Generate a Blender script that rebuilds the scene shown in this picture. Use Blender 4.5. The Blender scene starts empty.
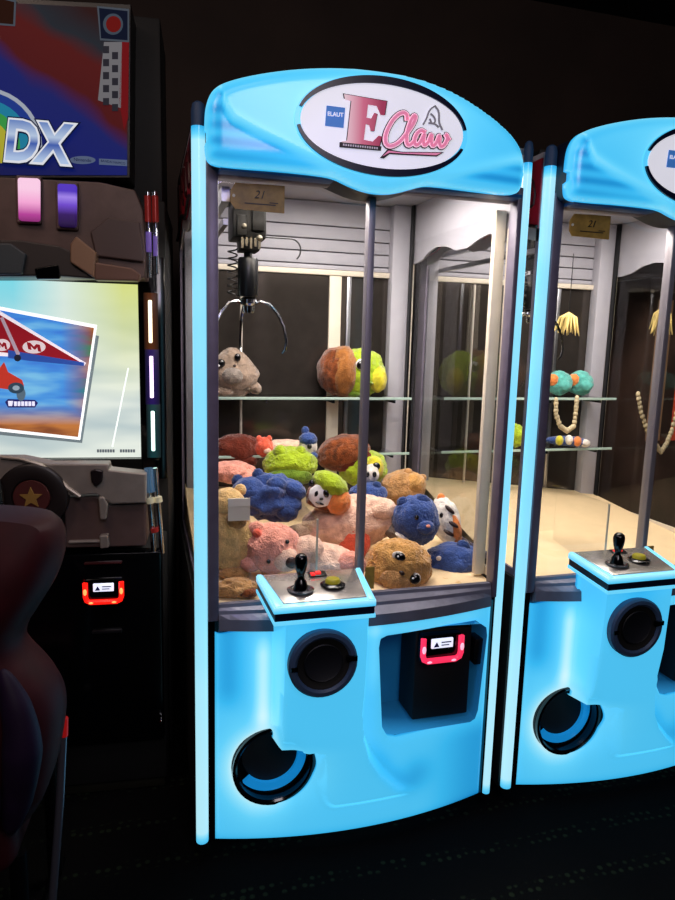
import bpy, bmesh, math, random
import numpy as np
from mathutils import Vector, Matrix, noise
random.seed(7)
C = bpy.context.scene.collection
PI = math.pi

# ------------------------------------------------------------ camera
CAM = dict(f=677.48, x=-.1131, y=-1.6916, z=1.4263, yaw=16.0258, pitch=9.153, roll=1.54)
def cam_axes():
    y, p, r = [math.radians(CAM[k]) for k in ('yaw', 'pitch', 'roll')]
    fw = Vector((math.sin(y)*math.cos(p), math.cos(y)*math.cos(p), -math.sin(p)))
    rt = Vector((math.cos(y), -math.sin(y), 0)); up = rt.cross(fw)
    return fw, rt*math.cos(r)+up*math.sin(r), up*math.cos(r)-rt*math.sin(r)
FW, RT, UP = cam_axes()
CP = Vector((CAM['x'], CAM['y'], CAM['z']))
def ray(u, v): return FW+RT*((u-337.5)/CAM['f'])-UP*((v-450)/CAM['f'])
def at(u, v, y):
    d = ray(u, v); return CP+d*((y-CP.y)/d.y)
def px2m(n, P): return n*((Vector(P)-CP).dot(FW))/CAM['f']
cd = bpy.data.cameras.new('camera'); cam = bpy.data.objects.new('camera', cd); C.objects.link(cam)
cd.sensor_fit = 'HORIZONTAL'; cd.sensor_width = 36; cd.lens = 36*CAM['f']/675
cam.matrix_world = Matrix((( RT.x, UP.x, -FW.x, CP.x), (RT.y, UP.y, -FW.y, CP.y), (RT.z, UP.z, -FW.z, CP.z), (0, 0, 0, 1)))
cd.clip_start = .02
bpy.context.scene.camera = cam

# ------------------------------------------------------------ materials
def lin(c):
    if isinstance(c, str):
        c = [int(c[i:i+2], 16)/255 for i in (0, 2, 4)]
        c = [x/12.92 if x <= .04045 else ((x+.055)/1.055)**2.4 for x in c]
    return (*c[:3], 1)
_m = {}
def mat(name, col, rough=.5, metal=0, em=0, emcol=None, noise_amt=0, nscale=20, bump=0, bscale=200, coat=0, spec=.5, col2=None):
    if name in _m: return _m[name]
    m = bpy.data.materials.new(name); m.use_nodes = True; _m[name] = m
    nt = m.node_tree; b = nt.nodes['Principled BSDF']
    b.inputs['Roughness'].default_value = rough; b.inputs['Metallic'].default_value = metal
    b.inputs['Coat Weight'].default_value = coat; b.inputs['Specular IOR Level'].default_value = spec
    tc = nt.nodes.new('ShaderNodeTexCoord')
    n = nt.nodes.new('ShaderNodeTexNoise'); n.inputs['Scale'].default_value = nscale; n.inputs['Detail'].default_value = 4
    nt.links.new(tc.outputs['Object'], n.inputs['Vector'])
    r = nt.nodes.new('ShaderNodeValToRGB'); c = lin(col)
    k = noise_amt
    c2 = lin(col2) if col2 else (*[min(1, x*(1+k)) for x in c[:3]], 1)
    r.color_ramp.elements[0].color = (*[x*(1-k) for x in c[:3]], 1); r.color_ramp.elements[0].position = .35
    r.color_ramp.elements[1].color = c2; r.color_ramp.elements[1].position = .65
    nt.links.new(n.outputs['Fac'], r.inputs['Fac']); nt.links.new(r.outputs['Color'], b.inputs['Base Color'])
    if em:
        b.inputs['Emission Strength'].default_value = em
        b.inputs['Emission Color'].default_value = lin(emcol or col)
    if bump:
        n2 = nt.nodes.new('ShaderNodeTexNoise'); n2.inputs['Scale'].default_value = bscale; n2.inputs['Detail'].default_value = 3
        nt.links.new(tc.outputs['Object'], n2.inputs['Vector'])
        bp = nt.nodes.new('ShaderNodeBump'); bp.inputs['Strength'].default_value = bump; bp.inputs['Distance'].default_value = .006
        nt.links.new(n2.outputs['Fac'], bp.inputs['Height']); nt.links.new(bp.outputs['Normal'], b.inputs['Normal'])
    return m

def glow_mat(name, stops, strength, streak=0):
    """backlit plastic: the colour attribute 'glow' paints uneven backlight into the emission, no lamps behind"""
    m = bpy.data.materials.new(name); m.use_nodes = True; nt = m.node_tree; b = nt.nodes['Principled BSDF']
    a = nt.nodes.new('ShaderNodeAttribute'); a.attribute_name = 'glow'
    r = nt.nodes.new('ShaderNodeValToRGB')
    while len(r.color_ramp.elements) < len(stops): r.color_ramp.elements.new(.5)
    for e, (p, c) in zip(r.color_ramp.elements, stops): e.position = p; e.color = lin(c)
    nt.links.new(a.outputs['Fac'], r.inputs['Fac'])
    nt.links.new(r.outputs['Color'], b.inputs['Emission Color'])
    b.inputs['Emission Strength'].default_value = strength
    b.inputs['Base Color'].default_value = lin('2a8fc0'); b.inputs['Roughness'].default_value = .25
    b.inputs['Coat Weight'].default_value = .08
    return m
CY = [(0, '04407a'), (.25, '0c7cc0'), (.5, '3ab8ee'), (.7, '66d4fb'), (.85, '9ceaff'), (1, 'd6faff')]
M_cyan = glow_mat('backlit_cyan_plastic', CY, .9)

def glass(name, tint=(1, 1, 1), refl=1.0, rough=0):
    m = bpy.data.materials.new(name); m.use_nodes = True; nt = m.node_tree; nt.nodes.clear()
    o = nt.nodes.new('ShaderNodeOutputMaterial'); mx = nt.nodes.new('ShaderNodeMixShader')
    t = nt.nodes.new('ShaderNodeBsdfTransparent'); t.inputs['Color'].default_value = (*tint, 1)
    g = nt.nodes.new('ShaderNodeBsdfGlossy'); g.inputs['Roughness'].default_value = rough
    f = nt.nodes.new('ShaderNodeFresnel'); f.inputs['IOR'].default_value = 1.45
    mu = nt.nodes.new('ShaderNodeMath'); mu.operation = 'MULTIPLY'; mu.inputs[1].default_value = refl
    ge = nt.nodes.new('ShaderNodeNewGeometry'); inv = nt.nodes.new('ShaderNodeMath'); inv.operation = 'SUBTRACT'; inv.inputs[0].default_value = 1
    nt.links.new(ge.outputs['Backfacing'], inv.inputs[1]); m3 = nt.nodes.new('ShaderNodeMath'); m3.operation = 'MULTIPLY'
    nt.links.new(f.outputs[0], m3.inputs[0]); nt.links.new(inv.outputs[0], m3.inputs[1])
    nt.links.new(m3.outputs[0], mu.inputs[0]); nt.links.new(mu.outputs[0], mx.inputs[0])
    nt.links.new(t.outputs[0], mx.inputs[1]); nt.links.new(g.outputs[0], mx.inputs[2]); nt.links.new(mx.outputs[0], o.inputs[0])
    return m
M_glass = glass('clear_glass', (.985, .985, .985), .8)
M_shelf = glass('shelf_glass', (.88, .93, .92), 1.6, .08)
M_acryl = glass('acrylic', (.97, .97, .97), .8)

M_black = mat('black_plastic', '060709', .35, noise_amt=.2)
M_matte = mat('matte_black', '040405', .7, noise_amt=.2)
M_gloss = mat('glossy_black', '030406', .12)
M_frame = mat('dark_frame_metal', '6a6274', .45, .2, noise_amt=.1)
M_rail = mat('grey_rail_metal', '787888', .4, .3, noise_amt=.1)
M_white = mat('white_laminate', 'a9a7b0', .5, noise_amt=.03)
M_cream = mat('cream_laminate', 'd8cdbb', .5, noise_amt=.04)
M_groove = mat('groove_grey', '6a6668', .6)
M_mirror = mat('smoked_mirror', '4a4440', .12, .6, noise_amt=.1)
M_bed = mat('cream_prize_bed', 'e6cb9f', .65, noise_amt=.03, bump=.1, bscale=30)
M_chrome = mat('chrome', 'b9bcc2', .12, 1)
M_steel = mat('brushed_steel', '9fa0a4', .28, .9, noise_amt=.15, nscale=8)
M_grease = mat('dark_gantry_metal', '131312', .45, .4, noise_amt=.6, nscale=60)
M_tag = mat('bronze_sticker', '8a6a2c', .5, 0, em=.10, emcol='8a6a28', noise_amt=.3, nscale=30)  # faint emission stands in for case light coming through the stickers
M_tagtxt = mat('sticker_print', '1e1506', .5)
M_ring = mat('disc_rim_plastic', '3a5070', .5)
M_clp = mat('white_sign_plastic', 'dcdde4', .4, em=.72, emcol='dadbe6', noise_amt=.05)

def ramp_pos_mat(name, axis, stops, em=0, rough=.5, wave=0):
    m = bpy.data.materials.new(name); m.use_nodes = True; nt = m.node_tree; b = nt.nodes['Principled BSDF']
    tc = nt.nodes.new('ShaderNodeTexCoord'); v = nt.nodes.new('ShaderNodeVectorMath'); v.operation = 'DOT_PRODUCT'
    v.inputs[1].default_value = axis
    nt.links.new(tc.outputs['Object'], v.inputs[0]); src = v.outputs['Value']
    if wave:
        n = nt.nodes.new('ShaderNodeTexNoise'); n.inputs['Scale'].default_value = 6
        nt.links.new(tc.outputs['Object'], n.inputs['Vector'])
        ma = nt.nodes.new('ShaderNodeMath'); ma.operation = 'MULTIPLY_ADD'; ma.inputs[1].default_value = wave
        nt.links.new(n.outputs['Fac'], ma.inputs[0]); nt.links.new(src, ma.inputs[2]); src = ma.outputs[0]
    r = nt.nodes.new('ShaderNodeValToRGB')
    lo, hi = stops[0][0], stops[-1][0]
    mr = nt.nodes.new('ShaderNodeMapRange'); mr.inputs['From Min'].default_value = lo; mr.inputs['From Max'].default_value = hi
    nt.links.new(src, mr.inputs['Value'])
    while len(r.color_ramp.elements) < len(stops): r.color_ramp.elements.new(.5)
    for e, (p, c) in zip(r.color_ramp.elements, stops): e.position = (p-lo)/(hi-lo); e.color = lin(c)
    nt.links.new(mr.outputs[0], r.inputs['Fac'])
    if em:
        nt.links.new(r.outputs['Color'], b.inputs['Emission Color']); b.inputs['Emission Strength'].default_value = em
        b.inputs['Base Color'].default_value = (.02, .02, .02, 1)
    else: nt.links.new(r.outputs['Color'], b.inputs['Base Color'])
    b.inputs['Roughness'].default_value = rough
    if em: b.inputs['Specular IOR Level'].default_value = .1
    return m

# ------------------------------------------------------------ mesh helpers
def obj(name, bm, m, parent=None, smooth=True, loc=None):
    me = bpy.data.meshes.new(name)
    if smooth:
        for f in bm.faces: f.smooth = True
    bm.to_mesh(me); bm.free()
    for mm in (m if isinstance(m, (list, tuple)) else [m]): me.materials.append(mm)
    if smooth:
        try: me.set_sharp_from_angle(angle=math.radians(38))
        except Exception: pass
    o = bpy.data.objects.new(name, me); C.objects.link(o)
    if parent: o.parent = parent
    if loc: o.location = loc
    return o
def thing(name, label, cat, loc=(0, 0, 0), rotz=0, group=None):
    o = bpy.data.objects.new(name, None); C.objects.link(o); o.location = loc; o.rotation_euler = (0, 0, rotz)
    o.empty_display_size = .1; o['label'] = label; o['category'] = cat
    if group: o['group'] = group
    return o
def box(bm, x0, x1, y0, y1, z0, z1, bev=0, seg=2):
    t = bmesh.new()
    bmesh.ops.create_cube(t, size=1)
    for v in t.verts: v.co = Vector(((x0+x1)/2+v.co.x*(x1-x0), (y0+y1)/2+v.co.y*(y1-y0), (z0+z1)/2+v.co.z*(z1-z0)))
    if bev: bmesh.ops.bevel(t, geom=list(t.edges), offset=bev, segments=seg, profile=.5, affect='EDGES')
    merge(bm, t); return bm
def merge(bm, t, M=None):
    if M is not None: bmesh.ops.transform(t, matrix=M, verts=t.verts)
    vs = [bm.verts.new(v.co) for v in t.verts]; t.verts.index_update()
    for f in t.faces:
        try:
            nf = bm.faces.new([vs[v.index] for v in f.verts]); nf.material_index = f.material_index
        except ValueError: pass
    t.free(); return bm
def B(*a, **k): return box(bmesh.new(), *a, **k)
def prism(pts, y0, y1, bm=None, bev=0):
    """polygon in x,z extruded along y"""
    t = bmesh.new(); n = len(pts)
    a = [t.verts.new((p[0], y0, p[1])) for p in pts]; b = [t.verts.new((p[0], y1, p[1])) for p in pts]
    t.faces.new(a); t.faces.new(b[::-1])
    for i in range(n): t.faces.new((a[i], b[i], b[(i+1) % n], a[(i+1) % n]))
    bmesh.ops.recalc_face_normals(t, faces=t.faces)
    if bev: bmesh.ops.bevel(t, geom=list(t.edges), offset=bev, segments=2, profile=.5, affect='EDGES')
    t.normal_update()
    bmesh.ops.triangulate(t, faces=[f for f in t.faces if len(f.verts) > 4], ngon_method='EAR_CLIP')
    return merge(bm or bmesh.new(), t)
def prism_x(pts, x0, x1, bm=None):
    """polygon in y,z extruded along x"""
    t = prism(pts, 0, 1); 
    for v in t.verts: v.co = Vector((x0+v.co.y*(x1-x0), v.co.x, v.co.z))
    bmesh.ops.recalc_face_normals(t, faces=t.faces)
    return merge(bm or bmesh.new(), t)
def tube(pts, r, bm=None, seg=10, cap=True):
    bm = bm or bmesh.new(); pts = [Vector(p) for p in pts]; n = len(pts)
    rs = r if isinstance(r, (list, tuple)) else [r]*n
    rings = []; prev = None
    for i, p in enumerate(pts):
        d = (pts[min(i+1, n-1)]-pts[max(i-1, 0)]).normalized()
        if prev is None: u = d.orthogonal().normalized()
        else:
            u = (prev-d*prev.dot(d)); u = u.normalized() if u.length > 1e-6 else d.orthogonal().normalized()
        prev = u; w = d.cross(u)
        rings.append([bm.verts.new(p+(u*math.cos(2*PI*k/seg)+w*math.sin(2*PI*k/seg))*rs[i]) for k in range(seg)])
    for a, b in zip(rings, rings[1:]):
        for k in range(seg): bm.faces.new((a[k], a[(k+1) % seg], b[(k+1) % seg], b[k]))
    if cap: bm.faces.new(rings[0][::-1]); bm.faces.new(rings[-1])
    return bm
def lathe(prof, M=None, bm=None, seg=40):
    """profile (r, h) about +Z, then M"""
    t = bmesh.new(); rings = []
    for r, h in prof:
        rings.append([t.verts.new((r*math.cos(2*PI*k/seg), r*math.sin(2*PI*k/seg), h)) for k in range(seg)] if r > 1e-6 else [t.verts.new((0, 0, h))])
    for a, b in zip(rings, rings[1:]):
        for k in range(seg):
            k2 = (k+1) % seg
            if len(a) == 1 and len(b) == 1: continue
            if len(a) == 1: t.faces.new((a[0], b[k], b[k2]))
            elif len(b) == 1: t.faces.new((a[k], a[k2], b[0]))
            else: t.faces.new((a[k], a[k2], b[k2], b[k]))
    bmesh.ops.recalc_face_normals(t, faces=t.faces)
    return merge(bm or bmesh.new(), t, M)
FRONT = Matrix.Rotation(PI/2, 4, 'X')      # +Z of a lathe -> -Y (towards the viewer)
def T(x, y, z): return Matrix.Translation((x, y, z))
def ell(c, r, bm=None, sub=3, rot=None, nz=0, nf=3, seed=0, fn=None):
    t = bmesh.new(); bmesh.ops.create_icosphere(t, subdivisions=sub, radius=1)
    for v in t.verts:
        p = v.co.copy()
        if fn: p = fn(p)
        k = 1+nz*noise.noise(v.co*nf+Vector((seed, seed*.7, 0)))+((.045*noise.noise(v.co*12)+.03*noise.noise(v.co*27)) if nz and sub > 3 else 0)
        v.co = Vector((p.x*r[0]*k, p.y*r[1]*k, p.z*r[2]*k))
    M = T(*c) @ (rot.to_matrix().to_4x4() if rot else Matrix())
    return merge(bm or bmesh.new(), t, M)
def text(name, s, size, m, parent, M, shear=0, ext=.001, off=0, bend=None, space=1):
    cu = bpy.data.curves.new(name, 'FONT'); cu.body = s; cu.size = size; cu.align_x = 'CENTER'; cu.align_y = 'CENTER'
    cu.shear = shear; cu.extrude = ext; cu.offset = off; cu.space_character = space; cu.resolution_u = 4
    o = bpy.data.objects.new('tmp', cu); C.objects.link(o); bpy.context.view_layer.update()
    me = bpy.data.meshes.new_from_object(o.evaluated_get(bpy.context.evaluated_depsgraph_get()))
    bpy.data.objects.remove(o)
    me.transform(M @ FRONT)
    if bend:
        for v in me.vertices: v.co.y = bend(v.co.x, v.co.z, v.co.y)
    me.materials.clear(); me.materials.append(m)
    o = bpy.data.objects.new(name, me); C.objects.link(o); o.parent = parent
    return o
def ss(t): t = np.clip(t, 0, 1); return t*t*(3-2*t)

# =================================================================== CLAW MACHINE
def poly_sdf(P, X, Z):
    """signed distance, negative inside"""
    P = np.array(P); n = len(P); d = np.full(X.shape, 1e9); inside = np.zeros(X.shape, bool)
    for i in range(n):
        a = P[i]; b = P[(i+1) % n]; ab = b-a
        t = np.clip(((X-a[0])*ab[0]+(Z-a[1])*ab[1])/(ab@ab+1e-12), 0, 1)
        d = np.minimum(d, np.hypot(X-a[0]-t*ab[0], Z-a[1]-t*ab[1]))
        c = ((a[1] > Z) != (b[1] > Z))
        with np.errstate(divide='ignore', invalid='ignore'):
            xi = (b[0]-a[0])*(Z-a[1])/(b[1]-a[1]+1e-15)+a[0]
        inside ^= c & (X < xi)
    return np.where(inside, -d, d)
def heightfield(name, xr, zr, step, yfun, sdf, glow, m, parent, thick=.006, wall=None):
    """front shell y=yfun(x,z) over the region sdf<0, its edge snapped to the outline"""
    nx = int((xr[1]-xr[0])/step)+1; nz = int((zr[1]-zr[0])/step)+1
    X, Z = np.meshgrid(np.linspace(*xr, nx), np.linspace(*zr, nz))
    S = sdf(X, Z); e = step*.25
    GX = (sdf(X+e, Z)-sdf(X-e, Z))/(2*e); GZ = (sdf(X, Z+e)-sdf(X, Z-e))/(2*e)
    keepv = S < step*.72
    gl = np.hypot(GX, GZ)+1e-9
    snap = (np.abs(S) < step*.72) | (S > 0)
    X2 = np.where(snap & keepv, X-S*GX/gl, X); Z2 = np.where(snap & keepv, Z-S*GZ/gl, Z)
    Y = yfun(X2, Z2); G = np.clip(glow(X2, Z2), 0, 1)
    bm = bmesh.new(); V = {}; gv = []
    for j in range(nz):
        for i in range(nx):
            if keepv[j, i]: V[j, i] = bm.verts.new((X2[j, i], Y[j, i], Z2[j, i])); gv.append(G[j, i])
    for j in range(nz-1):
        for i in range(nx-1):
            q = [(j, i), (j, i+1), (j+1, i+1), (j+1, i)]
            if all(k in V for k in q):
                if sum(S[k] for k in q)/4 < step*.25: bm.faces.new([V[k] for k in q])
    bm.verts.ensure_lookup_table(); bm.verts.index_update()
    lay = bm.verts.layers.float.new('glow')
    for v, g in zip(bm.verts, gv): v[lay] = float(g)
    bmesh.ops.delete(bm, geom=[v for v in bm.verts if not v.link_faces], context='VERTS')
    # side wall: extrude the border backwards
    be = [ed for ed in bm.edges if ed.is_boundary]
    r = bmesh.ops.extrude_edge_only(bm, edges=be)
    for v in r['geom']:
        if isinstance(v, bmesh.types.BMVert):
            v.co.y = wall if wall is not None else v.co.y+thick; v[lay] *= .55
    return obj(name, bm, m, parent)
def glow_obj(name, bm, parent, g=.7, m=None, fn=None):
    lay = bm.verts.layers.float.get('glow') or bm.verts.layers.float.new('glow')
    for v in bm.verts: v[lay] = fn(v.co) if fn else g
    return obj(name, bm, m or M_cyan, parent)

m1 = thing('claw_machine', 'whole glowing cyan claw machine in the centre, packed with plush toys', 'claw machine', (0, 0, 0), 0, 'cyan claw machines')

# ---- lower shell --------------------------------------------------
def base_y(x): return -.062*np.clip(1-((x-.45)/.42)**2, 0, 1)
def xl(z): return np.interp(z, [.14, .20, .28, .352, .364, .42, .80], [.36, .34, .328, .320, .208, .206, .204])
def xr(z): return np.interp(z, [.14, .165, .20, .25, .31, .38, .46, .80], [.62, .585, .545, .50, .462, .437, .427, .427])
def colf(x, z):
    w = .016+.030*ss((.40-z)/.22)
    a = ss((x-xl(z)+w*.5)/w)*ss((xr(z)-x+w*.5)/w)*ss((z-.135)/.05)
    H = np.interp(z, [.14, .25, .40, .55, .80], [.030, .045, .075, .097, .106])
    return H*a
HC = (.211, .274, .112)
def hole_sdf(x, z):
    c = np.hypot(x-HC[0], z-HC[1])-HC[2]
    q = -np.minimum(x-.226, z-.358)                 # corner covered by the column (negative inside)
    bx = np.maximum(.204-x, .358-z)
    return np.maximum(c, -bx)
PK = [(.497, .60), (.50, .622), (.515, .628), (.70, .632), (.80, .628), (.818, .615), (.822, .59), (.808, .37), (.80, .345), (.785, .336), (.555, .330), (.530, .338), (.515, .365)]
def pk_sdf(x, z): return poly_sdf(PK, x, z)-.006
def body_sdf(x, z):
    low = np.maximum(np.maximum(.052-x, x-.858), np.maximum(.06-z, z-.672-.012*ss((x-.45)/.3)+.010*ss((.12-x)/.06)))
    top = np.maximum(np.maximum(np.maximum(.190-x, x-.434), z-.775), .6-z)
    o = np.minimum(low, top)
    return np.maximum(np.maximum(o, -hole_sdf(x, z)), -pk_sdf(x, z))
def body_y(x, z):
    y = base_y(x)-colf(x, z)
    edge = np.minimum(np.minimum(x-.052, .858-x), z-.06)
    y = y+.012*(1-np.clip(edge/.014, 0, 1))**2
    pk = pk_sdf(x, z)
    y = y+.010*np.exp(-np.clip(pk, 0, 1)/.008)                     # rolled lip round the pocket
    c = np.hypot(x-HC[0], z-HC[1])-HC[2]
    y = y+.016*np.exp(-np.clip(c, 0, 1)/.018)*(1-ss((x-.24)/.05)*ss((z-.30)/.06))
    return y
def body_glow(x, z):  # hot spots, bright bands and darker smudges of backlight painted by hand
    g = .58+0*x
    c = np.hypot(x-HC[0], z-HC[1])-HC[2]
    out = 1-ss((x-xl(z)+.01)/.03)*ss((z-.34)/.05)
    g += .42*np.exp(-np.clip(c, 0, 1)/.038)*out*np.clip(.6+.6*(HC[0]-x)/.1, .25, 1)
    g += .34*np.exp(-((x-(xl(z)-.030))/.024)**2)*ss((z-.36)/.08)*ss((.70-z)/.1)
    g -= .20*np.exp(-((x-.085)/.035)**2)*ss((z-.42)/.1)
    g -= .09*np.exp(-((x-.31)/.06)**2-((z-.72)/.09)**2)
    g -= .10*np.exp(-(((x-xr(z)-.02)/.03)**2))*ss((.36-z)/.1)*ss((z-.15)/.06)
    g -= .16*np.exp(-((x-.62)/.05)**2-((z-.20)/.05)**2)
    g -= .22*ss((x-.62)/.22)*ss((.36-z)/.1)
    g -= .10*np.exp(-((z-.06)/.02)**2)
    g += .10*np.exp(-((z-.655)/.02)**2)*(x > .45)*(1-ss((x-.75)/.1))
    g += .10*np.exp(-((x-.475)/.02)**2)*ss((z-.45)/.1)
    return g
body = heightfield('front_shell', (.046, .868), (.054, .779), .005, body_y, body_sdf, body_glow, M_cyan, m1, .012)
# prize opening
R = HC[2]
def arc_band(cx, cz, r0, r1, a0, a1, y0, y1, n=30, bm=None):
    pts = [(cx+r1*math.cos(math.radians(a0+(a1-a0)*i/n)), cz+r1*math.sin(math.radians(a0+(a1-a0)*i/n))) for i in range(n+1)]
    inn = [(cx+r0*math.cos(math.radians(a0+(a1-a0)*i/n)), cz+r0*math.sin(math.radians(a0+(a1-a0)*i/n))) for i in range(n+1)]
    bm = bm or bmesh.new()
    L = []
    for p, q in zip(pts, inn):
        L.append([bm.verts.new((p[0], y0, p[1])), bm.verts.new((p[0], y1, p[1])), bm.verts.new((q[0], y1, q[1])), bm.verts.new((q[0], y0, q[1]))])
    for a, b in zip(L, L[1:]):
        for k in range(4): bm.faces.new((a[k], a[(k+1) % 4], b[(k+1) % 4], b[k]))
    bm.faces.new(L[0]); bm.faces.new(L[-1][::-1])
    bmesh.ops.recalc_face_normals(bm, faces=bm.faces)
    return bm
chute = obj('prize_opening', lathe([(R+.004, -.02), (R+.004, -.14), (0, -.145)], T(HC[0], -.035, HC[1]) @ FRONT), M_matte, m1)
obj('opening_rim', lathe([(R+.003, .0), (R+.003, -.035), (R-.010, -.035), (R-.010, -.004), (R-.005, .0), (R+.003, .0)], T(HC[0], -.028, HC[1]) @ FRONT), M_gloss, chute)
glow_obj('lit_band', arc_band(HC[0]-.006, HC[1]+.010, R-.036, R-.012, -140, 62, .0, .012), chute, .20)
obj('flap', prism([(HC[0]-.006+(R-.034)*math.cos(a*PI/18), HC[1]+.012+(R-.034)*math.sin(a*PI/18)) for a in range(36)], .014, .020), M_matte, chute)
# pocket for the card reader
pk = bmesh.new()
pkp = [(x, z) for x, z in PK]
n = len(pkp); cxp, czp = .66, .48
ring0 = [pk.verts.new((x+(.006 if x > cxp else -.006), -.035+0*x, z+(.006 if z > czp else -.006))) for x, z in pkp]
ring1 = [pk.verts.new((cxp+(x-cxp)*.93, .11, czp+(z-czp)*.93)) for x, z in pkp]
for i in range(n): pk.faces.new((ring0[i], ring0[(i+1) % n], ring1[(i+1) % n], ring1[i]))
pk.faces.new(ring1)
bmesh.ops.recalc_face_normals(pk, faces=pk.faces)
for f in pk.faces: f.normal_flip()
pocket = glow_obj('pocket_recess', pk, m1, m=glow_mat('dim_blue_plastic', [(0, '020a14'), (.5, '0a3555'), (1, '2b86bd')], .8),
                  fn=lambda c: max(0, .95-9*(c.y+.035))*(1 if c.z < .45 else .55)*(1 if c.x < .6 else .5)+.08)  # emission fades with depth, painting the shade inside the recess
obj('reader_housing', B(.615, .792, -.012, .10, .345, .622, bev=.006), M_matte, m1)
obj('lock_bracket', B(.800, .826, -.02, .03, .50, .58, bev=.003), M_black, m1)
def card_reader(parent, x, y, z, s=1.0, ring='ff2a3c', pink='ff9ab0', strength=1.6, tilt=0):
    M = T(x, y, z) @ Matrix.Rotation(tilt, 4, 'X') @ Matrix.Scale(s, 4)
    def TR(bm): bmesh.ops.transform(bm, matrix=M, verts=bm.verts); return bm
    r = obj('card_reader', TR(B(-.062, .062, -.012, .02, -.042, .040, bev=.008)), M_gloss, parent)
    u = bmesh.new()
    pts = [(-.058, -.0, .032), (-.058, -.0, -.018), (-.054, -.0, -.030), (-.043, -.0, -.036), (.043, -.0, -.036), (.054, -.0, -.030), (.058, -.0, -.018), (.058, -.0, .032)]
    pts = [(a, -.016, c) for a, b_, c in pts]
    tube(pts, .0085, u, 8)
    obj('lit_surround', TR(u), mat('lit_surround_%s' % ring, ring, .3, em=strength, emcol=ring), r)
    for px_, pz_, a_, b_ in ((-.058, .002, .006, .012), (.058, .002, .006, .012), (-.04, -.036, .008, .0035), (.034, -.036, .008, .0035)):
        obj('lamp_spot', TR(ell((px_, -.0235, pz_), (a_, .003, b_), None, 2)), mat('lamp_spot_'+pink, pink, .3, em=1.1, emcol=pink), r)
    sc = obj('reader_screen', TR(B(-.033, .033, -.017, -.01, .0, .028, bev=.002)), mat('reader_screen_glow', 'dfe6ff', .3, em=1.0, emcol='e4e8ff'), r)
    obj('screen_mark', TR(prism([(-.027, .005), (-.010, .005), (-.018, .020)], -.0185, -.017)), mat('mark_blue', '20206a', .4), r)
    obj('screen_mark', TR(box(B(-.004, .026, -.0185, -.017, .016, .0195), -.004, .020, -.0185, -.017, .008, .011)), mat('mark_grey', '8890a8', .4), r)
    return r
card_reader(m1, .683, -.03, .578, 1.0, 'ff3058', 'ffb0c8', 1.0)

# side channel and frame posts, light tubes
for x0, x1 in ((.034, .052), (.858, .864)):
    obj('side_channel', B(x0, x1, -.004, .03, .06, .70), M_gloss, m1)
def frame_post(x0, x1): return B(x0, x1, -.012, .03, .70, 1.84, bev=.003)
obj('corner_post', frame_post(.034, .062), M_frame, m1)
obj('corner_post', frame_post(.849, .864), M_frame, m1)
def ltube(x, r=.0165):
    bm = tube([(x, .0, z) for z in np.linspace(.065, 1.905, 60)], r, None, 16)
    return bm
def tube_g(c): return .86+.06*math.sin(c.z*3.2+1)+.03*noise.noise(Vector((0, 0, c.z*9)))-(.35 if c.z < .085 else 0)-.5*max(0, (c.z-1.885)/.02)
for x, tr_ in ((.0175, .0165), (.877, .0125)):
    bm = ltube(x, tr_)
    glow_obj('light_tube', bm, m1, fn=tube_g, m=None)
    obj('tube_cap', tube([(x, 0, z) for z in (1.905, 1.94, 1.955, 1.96)], [tr_, tr_, tr_*.8, tr_*.4], None, 16), mat('tube_cap_blue', '22344e', .6, em=.04, emcol='2468a8'), m1)
    obj('tube_foot', tube([(x, 0, z) for z in (.045, .065)], tr_, None, 16), M_black, m1)

# rails
def rail_mesh():
    bm = bmesh.new(); xs = np.linspace(.062, .846, 30)
    rows = []
    for x in xs:
        f = base_y(x)*1.05
        prof = [(.012, .742), (-.004, .742), (-.006, .733), (f*.45-.006, .727), (f*.45-.008, .718), (f-.006, .706), (f-.009, .676), (.012, .660)]
        rows.append([bm.verts.new((x, a, b)) for a, b in prof])
    for a, b in zip(rows, rows[1:]):
        for k in range(len(a)): bm.faces.new((a[k], a[(k+1) % len(a)], b[(k+1) % len(a)], b[k]))
    bm.faces.new(rows[0]); bm.faces.new(rows[-1][::-1]); bmesh.ops.recalc_face_normals(bm, faces=bm.faces)
    return bm
obj('bottom_rail', rail_mesh(), M_rail, m1, smooth=False)
obj('top_rail', B(.062, .846, -.012, .03, 1.802, 1.84, bev=.003), M_frame, m1)
obj('mullion', B(.436, .454, -.010, .022, .74, 1.803, bev=.003), mat('mullion_metal', '8a858c', .4, .3), m1)
obj('front_glass', B(.062, .436, .004, .009, .742, 1.803), M_glass, m1)
obj('front_glass', B(.454, .850, .004, .009, .742, 1.803), M_glass, m1)

obj('inner_jamb', B(.842, .876, .090, .110, .735, 1.80, bev=.003), M_cream, m1)
# cabinet body
obj('base_cabinet', B(.02, .88, .15, .86, .05, .715, bev=.004), M_matte, m1)
sp = bmesh.new(); box(sp, .004, .020, .02, .86, .05, .74); obj('side_panel', sp, M_matte, m1)
sp = bmesh.new(); box(sp, .880, .896, .02, .86, .05, .74); obj('side_panel', sp, M_matte, m1)
for x, y in ((.07, .08), (.83, .08), (.07, .78), (.83, .78)):
    w = lathe([(0, -.012), (.020, -.012), (.024, -.008), (.024, .008), (.020, .012), (0, .012)], T(x, y, .024) @ Matrix.Rotation(PI/2, 4, 'Y'), seg=20)
    box(w, x-.018, x+.018, y-.018, y+.018, .044, .052)
    obj('caster', w, M_black, m1)
obj('front_kick', B(.05, .86, .03, .15, .05, .075), M_matte, m1)
rf = obj('roof', B(.012, .888, .03, .87, 1.935, 1.950, bev=.002), M_white, m1)
obj('roof_cover', B(.012, .888, .05, .87, 1.9505, 1.962, bev=.002), M_matte, rf)
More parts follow.
